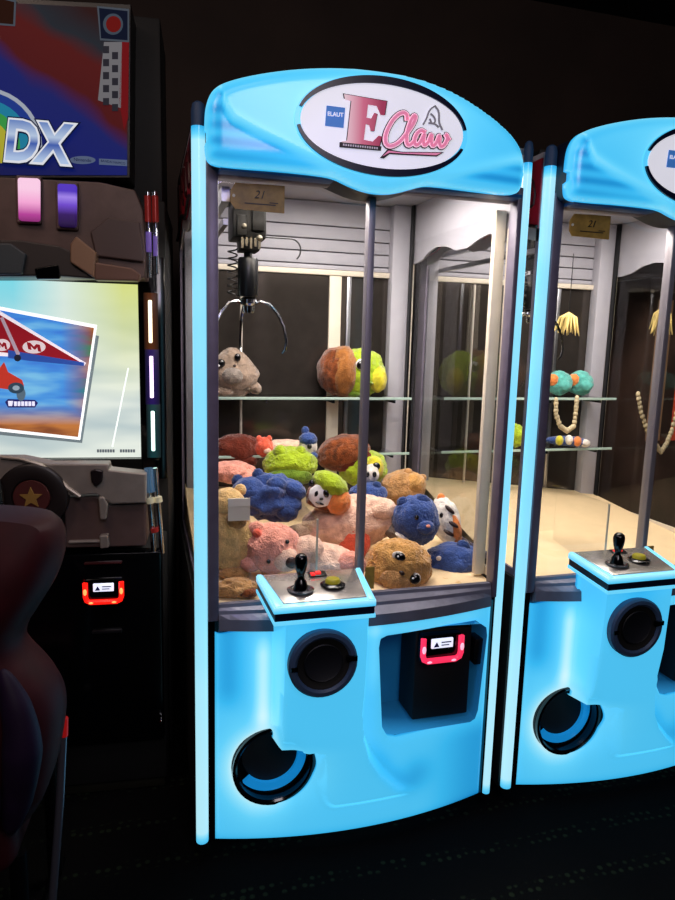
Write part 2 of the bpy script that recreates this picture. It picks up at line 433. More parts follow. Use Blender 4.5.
# wavy side header panels: white inside, printed art outside
WV = [(.845, 1.722), (.76, 1.722), (.70, 1.730), (.64, 1.752), (.58, 1.760), (.50, 1.752), (.42, 1.730), (.34, 1.728), (.26, 1.745), (.20, 1.752), (.12, 1.735), (.03, 1.715)]
def header_panel(x0, x1): return prism_x([(.845, 1.934)]+WV+[(.03, 1.934)], x0, x1)
M_art = ramp_pos_mat('printed_side_art', (0, .15, 1), [(1.72, '7a1420'), (1.80, 'b81c30'), (1.90, 'c42238'), (1.98, '9a2030'), (2.0, '5d1a1c'), (2.06, '401517')], wave=.05)
for xa, xb, xo in ((.014, .022, .010), (.880, .888, .888)):
    hp = obj('side_header', header_panel(xa, xb), M_white, m1)
    obj('side_art', prism_x([(.845, 1.934)]+[(y, z+.034) for y, z in WV]+[(.03, 1.934)], xo, xo+.004), M_art, hp)
    u = bmesh.new(); px_ = xo-.002 if xo < .1 else xo+.006
    tube([(px_, y, z+.038) for y, z in WV], .005, u, 6)
    obj('art_border', u, M_black, hp)
    u = bmesh.new()
    for k in range(5):
        y0 = .10+.13*k
        tube([(px_, y0+.05*math.cos(t*.6+k), 1.86+.05*math.sin(t*.7+k*1.3)) for t in range(9)], .004, u, 5)
    obj('art_scroll', u, mat('art_scroll_dark', '3a070d', .5), hp)
for xa, mf, fw_ in ((.016, M_frame, .042), (.879, M_cream, .085)):
    obj('side_glass', B(xa, xa+.004, fw_, .845, .74, 1.80), M_glass, m1)
    obj('side_frame', box(box(B(xa-.002, xa+.006, .03, fw_, .735, 1.75), xa-.002, xa+.006, .79, .845, .735, 1.75), xa-.002, xa+.006, fw_, .79, .735, .76), mf, m1)
# back wall
sl = bmesh.new()
for z0, z1 in ((1.690, 1.706), (1.710, 1.752), (1.756, 1.797), (1.801, 1.845), (1.849, 1.932)):
    box(sl, .02, .88, .845, .858, z0, z1, bev=.002)
obj('slatted_panel', sl, M_white, m1)
obj('slat_backing', B(.02, .88, .858, .866, .72, 1.934), M_groove, m1)
obj('back_ledge', B(.02, .88, .83, .846, 1.668, 1.688, bev=.003), M_cream, m1)
obj('back_mirror', B(.02, .88, .848, .856, .74, 1.668), M_mirror, m1)
obj('back_post', B(.565, .612, .835, .847, .74, 1.668, bev=.002), M_cream, m1)
obj('back_post', B(.635, .652, .838, .847, .74, 1.668, bev=.002), M_steel, m1)
obj('back_post', B(.800, .868, .800, .847, .74, 1.934, bev=.003), M_white, m1)
obj('back_post', B(.030, .070, .800, .847, .74, 1.934, bev=.003), M_white, m1)
obj('corner_trim', B(.868, .876, .78, .80, .74, 1.934), M_black, m1)
# prize bed, a sloping tray
def bed_z(x, y): return .724+(.165-.10*x/.86)*(min(1, max(0, y-.03)/.80))**1.25
bm = bmesh.new(); gx = 24; gy = 24; V = {}
for j in range(gy+1):
    for i in range(gx+1):
        x = .024+.852*i/gx; y = .03+.81*j/gy; V[i, j] = bm.verts.new((x, y, bed_z(x, y)))
for j in range(gy):
    for i in range(gx): bm.faces.new((V[i, j], V[i+1, j], V[i+1, j+1], V[i, j+1]))
be = [e for e in bm.edges if e.is_boundary]; r = bmesh.ops.extrude_edge_only(bm, edges=be)
for v in r['geom']:
    if isinstance(v, bmesh.types.BMVert): v.co.z = .716
obj('prize_bed', bm, M_bed, m1)
obj('chute_wall', box(B(.024, .33, .300, .304, .79, .95), .328, .332, .03, .30, .745, .95), M_acryl, m1)
obj('chute_edge', B(.3275, .3325, .026, .030, .745, .95), mat('acrylic_edge', 'b8b4a4', .3, em=.08), m1)
# shelves
for z in (1.222, 1.012):
    obj('glass_shelf', B(.072, .798, .70, .835, z-.009, z, bev=.0015), M_shelf, m1)
for z in (1.222, 1.012):
    obj('shelf_edge', B(.072, .860, .697, .700, z-.010, z, bev=.0008), mat('shelf_edge_glow', 'a8beb4', .2, em=.09, emcol='a8c8b8'), m1)  # pale emissive strip paints the bright edge of the glass
obj('shelf_rod', tube([(.228, .80, z) for z in (.86, 1.2, 1.66)], .005), mat('rod_white', 'cfc6bb', .35, .3), m1)
for x in (.31, .56, .80):
    obj('shelf_bracket', box(B(x-.004, x+.004, .72, .832, 1.198, 1.211), x-.004, x+.004, .72, .832, .988, 1.001), M_chrome, m1)
# ceiling lamp panel of the case
obj('case_lamp', B(.12, .78, .08, .42, 1.922, 1.934, bev=.004), mat('case_lamp_white', 'fff4e6', .5, em=3.0, emcol='fff0e0'), m1)
# gantry and claw
g = bmesh.new()
box(g, .076, .096, .05, .83, 1.755, 1.790); box(g, .080, .092, .05, .83, 1.70, 1.715)
obj('gantry_rail', g, M_steel, m1)
g = bmesh.new(); box(g, .076, .225, .345, .36, 1.80, 1.825)
obj('gantry_beam', g, M_steel, m1)
ca = obj('carriage', box(box(box(box(B(.128, .222, .25, .36, 1.70, 1.80, bev=.006), .138, .165, .24, .262, 1.705, 1.76, bev=.003), .18, .215, .236, .262, 1.72, 1.78, bev=.003), .118, .236, .26, .35, 1.795, 1.83, bev=.004), .150, .205, .255, .33, 1.668, 1.70, bev=.004), M_grease, m1)
g = bmesh.new()
for k in range(5): box(g, .150+.012*k, .156+.012*k, .235, .243, 1.672+.006*(k % 2), 1.70)
ell((.158, .238, 1.73), (.008, .006, .008), g, 2); ell((.20, .234, 1.70), (.009, .006, .009), g, 2)
obj('carriage_fitting', g, mat('fitting_brass', '7c7668', .35, .8), ca)
obj('hoist_cylinder', lathe([(0, 0), (.027, 0), (.029, .004), (.029, .10), (.026, .108), (.012, .110), (.012, .135), (0, .135)], T(.178, .30, 1.545)), mat('hoist_black', '0b0d10', .3, noise_amt=.3), m1)
sp_ = []
for k in range(120):
    a = k/120*7*2*PI; sp_.append((.133+.013*math.cos(a), .29+.013*math.sin(a), 1.675-.13*k/120))
obj('coil_cable', tube(sp_, .0022, seg=6), M_black, m1)
obj('loop_cable', tube([(.25+.085*t/10, .45, 1.735) for t in range(11)]+[(.335+.03*math.sin(t*PI/10), .45, 1.702+.033*math.cos(t*PI/10)) for t in range(1, 9)], .0025, seg=6), M_black, m1)
claw = obj('claw', lathe([(0, 0), (.014, 0), (.017, .006), (.017, .02), (.024, .026), (.024, .038), (.018, .044), (0, .046)], T(.180, .30, 1.499)), M_chrome, m1)
for a in (200, -18, 95):
    a = math.radians(a); d = Vector((math.cos(a), math.sin(a)*.9, 0))
    pr_ = [(.014, 1.522), (.035, 1.532), (.060, 1.526), (.085, 1.500), (.104, 1.462), (.112, 1.420), (.108, 1.395), (.100, 1.385)]
    obj('claw_prong', tube([(.180+d.x*r, .30+d.y*r, z) for r, z in pr_], [.005, .005, .0045, .0045, .004, .004, .004, .003], seg=8), M_chrome, claw)
# stickers on the glass
tp = [(.092, 1.773), (.103, 1.790), (.222, 1.792), (.222, 1.729), (.103, 1.731), (.092, 1.745)]
tag_ = obj('price_sticker', prism(tp, -.0015, .003), M_tag, m1)
obj('sticker_hole', lathe([(0, 0), (.0035, 0), (.0035, .002), (0, .002)], T(.099, -.002, 1.760) @ FRONT, seg=14), mat('hole_pale', 'd8d2c0', .5), tag_)
text('sticker_number', '21', .026, M_tagtxt, tag_, T(.160, -.003, 1.766), shear=.3)
obj('sticker_line', box(B(.125, .20, -.0028, -.0015, 1.744, 1.7465), .185, .206, -.0028, -.0015, 1.749, 1.751), M_tagtxt, tag_)
obj('bronze_label', B(.462, .488, -.001, .003, .752, .815), M_tag, m1)

# ---- header (brow) --------------------------------------------------
HP = [(.040, 1.835), (.040, 1.92), (.045, 1.955), (.062, 1.983), (.10, 2.000), (.17, 2.018), (.26, 2.034), (.36, 2.044), (.45, 2.046), (.54, 2.043), (.63, 2.028), (.72, 2.000), (.80, 1.965), (.842, 1.935), (.862, 1.90), (.866, 1.86), (.860, 1.825), (.840, 1.812),
      (.74, 1.808), (.60, 1.808), (.56, 1.806), (.52, 1.795), (.48, 1.784), (.44, 1.780), (.40, 1.784), (.36, 1.795), (.33, 1.804), (.30, 1.808), (.20, 1.812), (.09, 1.814), (.055, 1.818)]
HP = np.array(HP)
HP[:, 0] = .436+(HP[:, 0]-.453)*.985
_e = np.abs(HP[:, 0]-.436)/.41
HP[:, 0] -= .34*.034*_e**2*np.where(HP[:, 0] > .436, 1.7, .25); HP[:, 1] -= .022*_e**2*(HP[:, 1]-1.426)
HP[-13:, 1] += np.array([0, 0, 0, -.003, -.004, -.004, -.004, -.003, 0, 0, 0, 0, 0])[:13]; HP[-12:-4, 0] += .010
for _ in range(2):     # Chaikin rounding
    nxt = np.roll(HP, -1, 0); HP = np.stack([.75*HP+.25*nxt, .25*HP+.75*nxt], 1).reshape(-1, 2)
def hd_base(x): return -.068-.017*np.clip(1-((x-.45)/.41)**2, 0, 1)
def hd_sdf(x, z): return poly_sdf(HP, x, z)
LX = np.array([.058, .066, .085, .13, .19, .25, .32, .45, .58, .66, .72, .78, .83, .85, .866])
LZ = np.array([1.98, 1.925, 1.900, 1.880, 1.858, 1.835, 1.806, 1.78, 1.812, 1.838, 1.856, 1.872, 1.880, 1.90, 1.93])
def lens(x, z): return z-np.interp(x, LX, LZ)
def hd_y(x, z):
    d = np.clip(-hd_sdf(x, z), 0, 1)
    t = np.clip(d/.036, 0, 1)
    return hd_base(x)-.024*np.sqrt(np.clip(1-(1-t)**2, 0, 1))-.010*ss(lens(x, z)/.016+.5)*ss(d/.03)
def hd_glow(x, z):  # darker wedge, streaks and highlight arcs painted into the emission
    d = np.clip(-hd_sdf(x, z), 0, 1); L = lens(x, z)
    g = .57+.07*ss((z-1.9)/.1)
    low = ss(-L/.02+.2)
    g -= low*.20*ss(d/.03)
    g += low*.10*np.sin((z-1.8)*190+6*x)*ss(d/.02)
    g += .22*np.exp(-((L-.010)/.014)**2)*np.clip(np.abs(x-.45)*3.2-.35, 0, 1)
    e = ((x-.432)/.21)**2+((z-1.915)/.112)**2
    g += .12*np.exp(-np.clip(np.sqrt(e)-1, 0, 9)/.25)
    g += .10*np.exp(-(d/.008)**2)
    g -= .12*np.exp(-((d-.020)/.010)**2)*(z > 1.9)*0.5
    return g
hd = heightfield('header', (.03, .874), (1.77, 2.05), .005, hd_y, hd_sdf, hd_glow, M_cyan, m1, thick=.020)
obj('header_backing', prism([(float(a), float(b)) for a, b in (HP[::2]-np.array([.436, 1.9]))*np.array([.985, .975])+np.array([.436, 1.9])], -.060, .04), mat('header_back_navy', '0c1830', .5), m1)
obj('header_underside', B(.062, .836, -.055, .0, 1.803, 1.812, bev=.002), mat('header_lip_blue', '173a66', .4, em=.08, emcol='1b5a96'), m1)
LCX, LCZ = .430, 1.914
def yl(x, z=0): return float(hd_base(np.array(x)))-.024-.010
def disc_mesh(a, b, off, n=64, rings=6, a0=0, a1=360, inner=None):
    bm = bmesh.new(); Rg = []
    for j in range(rings+1):
        t = j/rings; row = []
        for k in range(n+(0 if a1-a0 >= 360 else 1)):
            th = math.radians(a0+(a1-a0)*k/n)
            if inner: ra = inner[0]+(a-inner[0])*t; rb = inner[1]+(b-inner[1])*t
            else: ra, rb = a*max(t, .001), b*max(t, .001)
            x = LCX+ra*math.cos(th); z = LCZ+rb*math.sin(th); row.append(bm.verts.new((x, yl(x)-off, z)))
        Rg.append(row)
    closed = a1-a0 >= 360; m_ = len(Rg[0])
    for p, q in zip(Rg, Rg[1:]):
        for k in range(m_ if closed else m_-1): bm.faces.new((p[k], p[(k+1) % m_], q[(k+1) % m_], q[k]))
    be = [e for e in bm.edges if e.is_boundary]; r = bmesh.ops.extrude_edge_only(bm, edges=be)
    for v in r['geom']:
        if isinstance(v, bmesh.types.BMVert): v.co.y += off+.004
    bmesh.ops.recalc_face_normals(bm, faces=bm.faces)
    return bm
glow_obj('sign_rim', disc_mesh(.211, .110, .003, inner=(.19, .09), rings=3), hd, .62)
obj('logo_panel', disc_mesh(.198, .095, .006), M_clp, hd)
def crescent(a0, a1, n=40):
    bm = bmesh.new(); o_ = []
    for k in range(n+1):
        t = k/n; th = math.radians(a0+(a1-a0)*t); w = .55+.45*math.sin(PI*t)
        for (ra, rb) in ((.2075, .1075), (.2075-.0125*w, .1075-.0165*w)):
            x = LCX+ra*math.cos(th); z = LCZ+rb*math.sin(th); o_.append(bm.verts.new((x, yl(x)-.009, z)))
    for k in range(n): bm.faces.new((o_[2*k], o_[2*k+2], o_[2*k+3], o_[2*k+1]))
    be = [e for e in bm.edges if e.is_boundary]; r = bmesh.ops.extrude_edge_only(bm, edges=be)
    for v in r['geom']:
        if isinstance(v, bmesh.types.BMVert): v.co.y += .008
    bmesh.ops.recalc_face_normals(bm, faces=bm.faces)
    return bm
M_navy = mat('navy_ring', '0a1030', .3)
obj('logo_ring', crescent(8, 166), M_navy, hd)
obj('logo_ring', crescent(188, 344), M_navy, hd)
def lc(cx, cy):      # logo artwork units -> sign x, z
    u = cx/3.857+295-381; v = cy/3.857+75-126
    return LCX+u*.00243, LCZ-(v-.079*u)*.00216
def decal(name, polys, m, off, parent=hd):
    bm = bmesh.new()
    for P in polys:
        Q = [lc(*p) for p in P]; t = bmesh.new()
        vs = [t.verts.new((x, 0, z)) for x, z in Q]
        f = t.faces.new(vs); f.normal_update(); bmesh.ops.triangulate(t, faces=[f], ngon_method='EAR_CLIP')
        for v in vs: v.co.y = yl(v.co.x)-off
        r = bmesh.ops.extrude_face_region(t, geom=list(t.faces))
        for v in r['geom']:
            if isinstance(v, bmesh.types.BMVert): v.co.y += .003
        bmesh.ops.recalc_face_normals(t, faces=t.faces); merge(bm, t)
    return obj(name, bm, m, parent, smooth=False)
def ribbon(paths, w, off, name, m, taper=False):
    polys = []
    for P in paths:
        P = [Vector((a, b)) for a, b in P]
        # smooth the path
        for _ in range(2):
            Q = [P[0]]
            for a, b in zip(P, P[1:]): Q += [a*.75+b*.25, a*.25+b*.75]
            P = Q+[P[-1]]
        for i, (a, b) in enumerate(zip(P, P[1:])):
            d = (b-a)
            if d.length < 1e-6: continue
            d.normalize(); nn = Vector((-d.y, d.x))*w
            e = d*w*.45
            polys.append([tuple(a+nn-e), tuple(b+nn+e), tuple(b-nn+e), tuple(a-nn-e)])
    return decal(name, polys, m, off)
M_ink = mat('logo_ink', '2a2026', .5)
M_pink = mat('logo_pink', 'd98aa8', .5, em=.55, emcol='dc7fa2')
M_pink2 = mat('logo_pale_pink', 'f2c8d8', .5, em=.6, emcol='f4c4d6')
M_Egrad = ramp_pos_mat('logo_letter_gradient', (1, 0, 0), [(.318, 'f6e6ee'), (.345, 'f0bccd'), (.375, 'd8708f'), (.42, 'a83a5c')], em=.8)
Eo = [(172, 80), (332, 100), (326, 152), (312, 152), (296, 118), (262, 114), (258, 165), (276, 168), (286, 146), (298, 150), (288, 215), (276, 214), (270, 192), (256, 188), (250, 250), (284, 256), (306, 232), (318, 236), (308, 284), (166, 272), (168, 258), (188, 254), (200, 104), (176, 98)]
cxE, cyE = 245, 185
decal('logo_letter_outline', [[(cxE+(a-cxE)*1.05, cyE+(b-cyE)*1.035) for a, b in Eo]], M_ink, .0085)
decal('logo_letter', [Eo], M_Egrad, .0100)
decal('logo_square', [[(110, 124), (178, 130), (174, 206), (106, 200)]], mat('logo_blue', '3f78c0', .5, em=.5, emcol='3c74be'), .0085)
x, z = lc(142, 158); text('logo_word', 'ELAUT', .0125, mat('logo_white', 'f0f4ff', .5, em=.5), hd, T(x, yl(x)-.010, z) @ Matrix.Rotation(-.03, 4, 'Y'), ext=.0005, off=.0002)
decal('logo_strip', [[(160, 262), (318, 274), (316, 291), (160, 281)]], M_ink, .0112)
u = [[(172+9*k, 268+.75*k), (177+9*k, 268.5+.75*k), (177+9*k, 276+.75*k), (172+9*k, 275.5+.75*k)] for k in range(15)]
decal('logo_strip_print', u, mat('print_pale', 'c4bcc6', .5, em=.3), .0124)
script = [[(412, 168), (410, 148), (396, 140), (372, 152), (348, 184), (330, 228), (330, 262), (348, 276), (380, 262), (402, 236)],
          [(402, 236), (430, 196), (446, 160), (440, 148), (426, 170), (412, 220), (412, 258), (424, 270), (442, 252)],
          [(484, 214), (468, 206), (450, 222), (442, 252), (450, 268), (468, 256), (484, 214), (478, 250), (484, 268), (500, 252)],
          [(500, 252), (512, 214), (510, 250), (518, 270), (534, 252), (544, 218), (542, 252), (552, 272), (570, 256), (578, 226), (566, 218), (584, 240)]]
ribbon(script, 12.5, .0120, 'logo_script_outline', M_ink)
ribbon(script, 9.5, .0132, 'logo_script_edge', M_pink2)
ribbon(script, 5.5, .0144, 'logo_script', M_pink)
decal('logo_swoosh_outline', [[(314, 318), (342, 284), (400, 292), (568, 288), (540, 306), (400, 304), (352, 302), (330, 320)]], M_ink, .0100)
decal('logo_swoosh', [[(322, 313), (345, 290), (400, 296), (556, 292), (536, 302), (400, 299), (350, 297)]], M_pink, .0114)
grey = mat('logo_grey', '8f8c94', .5, em=.25)
ribbon([[(522, 108), (500, 124), (490, 160), (478, 182)], [(522, 108), (540, 130), (540, 172), (556, 200)], [(506, 140), (520, 150), (528, 170), (512, 180), (504, 160)], [(500, 176), (526, 178), (540, 190)]], 3.2, .0112, 'logo_claw', grey)

# ---- control panel --------------------------------------------------
def slab(pts4, t0, t1, bm=None, bev=.002):
    """quad of (x,y,z) corners, thickened downwards from t0 to t1"""
    t = bmesh.new()
    a = [t.verts.new((p[0], p[1], p[2]-t0)) for p in pts4]; b = [t.verts.new((p[0], p[1], p[2]-t1)) for p in pts4]
    t.faces.new(a); t.faces.new(b[::-1])
    for i in range(4): t.faces.new((a[i], b[i], b[(i+1) % 4], a[(i+1) % 4]))
    bmesh.ops.recalc_face_normals(t, faces=t.faces)
    if bev: bmesh.ops.bevel(t, geom=list(t.edges), offset=bev, segments=2, profile=.5, affect='EDGES')
    return merge(bm or bmesh.new(), t)
PB, PF = .823, .798
q = [(.155, -.028, PB), (.438, -.028, PB), (.428, -.192, PF), (.172, -.192, PF)]
def inset(q, a, b=None):
    cx = sum(p[0] for p in q)/4; cy = sum(p[1] for p in q)/4
    return [(p[0]+(a if p[0] < cx else -a), p[1]+((b or a) if p[1] < cy else -(b or a)), p[2]) for p in q]
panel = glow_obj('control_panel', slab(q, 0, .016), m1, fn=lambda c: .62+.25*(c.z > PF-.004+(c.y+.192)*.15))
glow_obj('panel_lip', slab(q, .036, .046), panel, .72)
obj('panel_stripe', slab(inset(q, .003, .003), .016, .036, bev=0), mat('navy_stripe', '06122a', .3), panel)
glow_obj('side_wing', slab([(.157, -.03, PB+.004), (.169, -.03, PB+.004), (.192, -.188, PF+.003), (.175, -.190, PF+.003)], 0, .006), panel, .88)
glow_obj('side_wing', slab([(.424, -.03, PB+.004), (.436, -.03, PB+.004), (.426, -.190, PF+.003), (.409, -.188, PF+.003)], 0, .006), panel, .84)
obj('panel_plate', slab([(.172, -.034, PB), (.421, -.034, PB), (.408, -.176, PF+.0022), (.198, -.176, PF+.0022)], -.003, .001, bev=.0008), mat('polished_plate', 'c8c2ba', .22, .7, noise_amt=.08), panel)
def pz(y): return PF+(y+.192)/(.164)*(PB-PF)+.003
jx, jy = .252, -.122
obj('joystick_base', lathe([(.034, 0), (.034, .003), (.027, .005), (.022, .002), (0, .002)], T(jx, jy, pz(jy))), mat('base_ring', '7c7e84', .2, .9), panel)
obj('joystick', lathe([(0, .0), (.019, .0), (.019, .003), (.017, .008), (.015, .02), (.010, .026), (.008, .034), (.0095, .040), (.0135, .052), (.016, .066), (.0165, .076), (.014, .086), (.008, .091), (0, .092)], T(jx, jy, pz(jy)+.002)), M_gloss, panel)
bx_, by_ = .338, -.110
obj('button_ring', lathe([(0, 0), (.032, 0), (.032, .003), (.024, .008), (.020, .008), (0, .006)], T(bx_, by_, pz(by_))), M_gloss, panel)
obj('push_button', lathe([(0, 0), (.019, 0), (.019, .010), (.016, .014), (0, .016)], T(bx_, by_, pz(by_)+.004)), mat('olive_yellow_button', 'a39a2a', .35, em=.12, emcol='b8ae30'), panel)
dsp = obj('credit_display', slab([(.288, -.040, pz(-.04)), (.335, -.040, pz(-.04)), (.335, -.066, pz(-.066)), (.288, -.066, pz(-.066))], -.005, .001), M_black, panel)
obj('display_digits', box(B(.293, .303, -.067, -.05, pz(-.055)+.004, pz(-.055)+.008), .307, .320, -.060, -.045, pz(-.05)+.003, pz(-.05)+.008), mat('red_digits', 'ff3030', .4, em=.8), panel)
# round cover on the column
dy = -.168
disc = obj('round_cover', lathe([(0, -.004), (.056, -.004), (.064, .001), (.070, .002)], T(.303, dy, .632) @ FRONT), M_matte, m1)
obj('cover_rim', lathe([(.068, -.004), (.068, .003), (.074, .008), (.084, .007), (.089, .001), (.089, -.016)], T(.303, dy, .632) @ FRONT), M_ring, disc)
obj('cover_clip', box(B(.303+.058, .303+.086, dy-.012, dy, .632+.004, .632+.018, bev=.002), .303-.084, .303-.066, dy-.010, dy, .632-.010, .632+.002, bev=.002), M_gloss, disc)
obj('cover_cavity', lathe([(0, 0), (.045, 0), (.048, .002), (.050, 0)], T(.303, dy-.001, .634) @ FRONT), mat('cover_grille', '060a14', .6), disc)

def copy_tree(o, parent=None):
    c = o.copy(); C.objects.link(c)
    if parent: c.parent = parent
    for ch in list(KIDS.get(o.name, [])): copy_tree(ch, c)
    return c
KIDS = {}
for o in bpy.data.objects:
    if o.parent: KIDS.setdefault(o.parent.name, []).append(o)
m2 = copy_tree(m1)
M2P = (.9344, .0097); M2R = math.radians(.6146)
m2.location = (M2P[0], M2P[1], 0); m2.rotation_euler = (0, 0, M2R)
m2['label'] = 'nearly empty glowing cyan claw machine at the right, cut off by the frame'
# area lights inside each case; only case_light has a fitting above
def area(name, loc, size, power, col, rot=(0, 0, 0), sy=None):
    l = bpy.data.lights.new(name, 'AREA'); l.energy = power; l.color = col; l.size = size
    if sy: l.shape = 'RECTANGLE'; l.size_y = sy
    o = bpy.data.objects.new(name, l); C.objects.link(o); o.location = loc; o.rotation_euler = rot; return o
for dx, dy_ in ((0, 0), M2P):
    area('case_light', (.45+dx, .33+dy_, 1.915), .6, 11, (1, .94, .88), sy=.42)
    area('case_front_light', (.45+dx, .06+dy_, 1.78), .7, 2.4, (1, .88, .76), rot=(math.radians(18), 0, 0), sy=.04)

# =================================================================== PLUSH TOYS
def fur(name, col, amt=.22, spots=None):
    m_ = mat('plush_'+name, col, .95, noise_amt=amt, nscale=45, bump=.9, bscale=220, spec=.1, col2=spots)
    b_ = m_.node_tree.nodes['Principled BSDF']; b_.inputs['Sheen Weight'].default_value = .5; b_.inputs['Sheen Roughness'].default_value = .4
    return m_
F = dict(taupe=fur('taupe', '9a8676'), beige=fur('beige', 'c89656'), cream=fur('cream', 'dcb67a'), pink=fur('pink', 'f0a08c'), palepink=fur('pale_pink', 'f6c6ae'),
         coral=fur('coral', 'f0684e'), blue=fur('blue', '3a528e'), navy=fur('navy', '2c4174'), lime=fur('lime', 'a4bc2a'), green=fur('green', '6d8a2a'),
         yellow=fur('yellow', 'd8cc38'), brown=fur('brown', '7a4020', .55), rim=fur('rim', '9a6230'), white=fur('white', 'eae2d8'), tan=fur('tan', 'b88a58'),
         orange=fur('orange', 'e88a4a'), darkred=fur('dark_red', '6a2e20'), teal=fur('teal', '5fb2a8'), grey=fur('grey', '8a8078'))
BK = mat('toy_eye_black', '08080a', .12, coat=.6); WH = mat('toy_eye_white', 'f2f2f2', .3); NOSE = mat('toy_nose', '2c1614', .4)
def plush(name, label, u, v, Y, rx, rz, m, ry=None, parts=(), cat='plush toy', group='plush toys piled in the centre machine', fn=None, roll=0, seed=0, nz=.10, bodyname='body'):
    """parts: (part name, px offset u, px offset v, towards viewer 0..1.2 of ry, (rx, ry, rz) in px, material[, tilt])"""
    c = at(u, v, Y); k = px2m(1, c); RX, RZ = rx*k, rz*k; RY = (ry*k if ry else (RX+RZ)/2*.85)
    root = thing(name, label, cat, c, 0, group)
    dirv = (CP-c); dirv.z = 0; yaw = math.atan2(dirv.x, -dirv.y)        # turned to look out of the front glass
    yaw *= .8
    root.rotation_euler = (0, 0, yaw)
    rot = Matrix.Rotation(math.radians(roll), 3, 'Y')
    obj(bodyname, ell((0, 0, 0), (RX, RY, RZ), sub=5, nz=nz, nf=2.2, seed=seed or hash_(name+str(u)), rot=rot.to_euler(), fn=fn), m, root)
    for p in parts:
        nm, du, dv, fr, r, mm = p[:6]; tl = p[6] if len(p) > 6 else 0
        x, z = du*k, -dv*k
        s = max(0, 1-(x/RX)**2-(z/RZ)**2); y = -RY*math.sqrt(s)*fr
        e = Matrix.Rotation(math.radians(tl), 3, 'Y').to_euler()
        obj(nm, ell((x, y, z), (r[0]*k, r[1]*k, r[2]*k), sub=4 if r[0] > 5 else 3, rot=e, nz=.08 if r[0] > 5 else 0), mm, root)
    return root
def hash_(s): return (sum(ord(ch)*(i+3) for i, ch in enumerate(s)) % 97)/3.1
def drop(p): return Vector((p.x*(1-.45*max(0, p.z)), p.y*(1-.3*max(0, p.z)), p.z))
def boxy(p): 
    k = 1/max(abs(p.x), abs(p.y), abs(p.z))**.6; return p*k*.86
# --- on the upper shelf
plush('seal_plush', 'taupe plush seal with sad black eyes on the upper glass shelf, far left', 232, 373, .755, 27, 25, F['taupe'], fn=drop, ry=20, parts=[
    ('eye', -11, -10, 1.0, (4.2, 3, 4.2), BK), ('eye', 5, -16, 1.0, (3.2, 2.5, 4), BK), ('eye_glint', -13, -8, 1.12, (1.3, 1, 1.3), WH),
    ('nose', 2, -8, 1.05, (1.6, 1.5, 1.3), NOSE), ('muzzle', 0, 2, .95, (10, 6, 8), F['grey']), ('flipper', 22, 14, .6, (8, 8, 6), F['taupe'], 30), ('flipper', -8, 18, 1, (9, 6, 5), F['taupe'])])
plush('turtle_plush', 'lime green plush turtle lying on the upper glass shelf with a brown fuzzy shell', 360, 373, .755, 25, 24, F['lime'], ry=20, parts=[
    ('shell_rim', -17, -1, .2, (17, 23, 25), F['rim']), ('shell', -24, -1, .35, (19, 21, 23.5), F['brown']), ('eye_white', 0, -9, 1.0, (5.4, 3, 5.4), WH), ('eye', -.5, -8.5, 1.1, (4.4, 2.6, 4.4), BK), ('eye_glint', 1.2, -11, 1.3, (1.2, 1, 1.2), WH),
    ('cheek', 17, 5, .75, (9, 9, 13), F['yellow']), ('mouth', 6, 7, 1.0, (7, 2, 1.1), F['green'], 20), ('foot', -6, 20, .8, (8, 7, 4), F['green'])])
# --- in the pile, back to front
plush('lying_turtle_plush', 'upside down green plush turtle whose shaggy brown shell shows below the upper shelf', 363, 468, .66, 24, 19, F['lime'], ry=22, parts=[
    ('shell', -20, -15, .4, (27, 22, 18), F['brown'], -14), ('shell_rim', -14, -11, 1.0, (21, 6, 12), F['darkred'], -14), ('cheek', 10, -4, .9, (9, 9, 11), F['yellow'])])
plush('frog_plush', 'small yellow-green plush frog at the back of the pile beside a coral toy', 290, 464, .60, 27, 17, F['lime'], ry=20, parts=[
    ('eye_bump', -10, -13, .6, (7, 7, 7), F['lime']), ('eye_bump', 10, -13, .4, (6, 6, 6), F['lime']), ('belly', 0, 10, .9, (22, 8, 9), F['green'])])
plush('coral_plush', 'little coral pink plush with a knobbly head at the back of the pile', 264, 447, .64, 9, 10, F['coral'], parts=[('snout', 3, 3, .9, (4, 3, 3), F['palepink']), ('ear', -5, -8, .3, (3, 3, 4), F['coral']), ('ear', 5, -8, .3, (3, 3, 4), F['coral'])])
plush('cream_lying_plush', 'cream plush stretched out behind the yellow-green frog', 286, 449, .70, 22, 10, F['palepink'], ry=14, parts=[('paw', -16, 2, .8, (6, 5, 5), F['palepink'])])
plush('mouse_plush', 'tiny blue and white plush with round black eyes atop the back of pile', 308, 446, .62, 9, 12, F['white'], parts=[
    ('hood', 0, -7, .3, (9, 8, 7), F['blue']), ('ear', -3, -15, .2, (4, 3, 5), F['blue']), ('eye', 1, -1, 1, (2.4, 2, 2.8), BK), ('eye', -5, 2, 1, (2, 2, 2.4), BK), ('scarf', 3, 9, .8, (7, 5, 4), F['blue'])])
plush('rust_plush', 'dim rust-red plush in the back left corner above the blue one', 238, 450, .74, 26, 16, F['darkred'], ry=14, parts=[('paw', 10, 10, .8, (9, 7, 6), F['darkred'])])
plush('salmon_plush', 'salmon plush half hidden behind the glass at left, under the rust-red one', 232, 472, .62, 24, 11, F['pink'], ry=16, parts=[('paw', 14, 3, .8, (8, 7, 6), F['pink'])])
plush('small_panda_plush', 'tiny black and white panda plush right behind the mullion', 370, 474, .50, 9, 10, F['white'], parts=[
    ('ear', -6, -8, .3, (4, 3, 4), BK), ('ear', 6, -8, .3, (4, 3, 4), BK), ('eye', -3, -1, 1, (2.2, 2, 3), BK), ('eye', 4, -1, 1, (2.2, 2, 3), BK), ('body_cloth', 0, 10, .3, (8, 8, 6), F['navy'])])
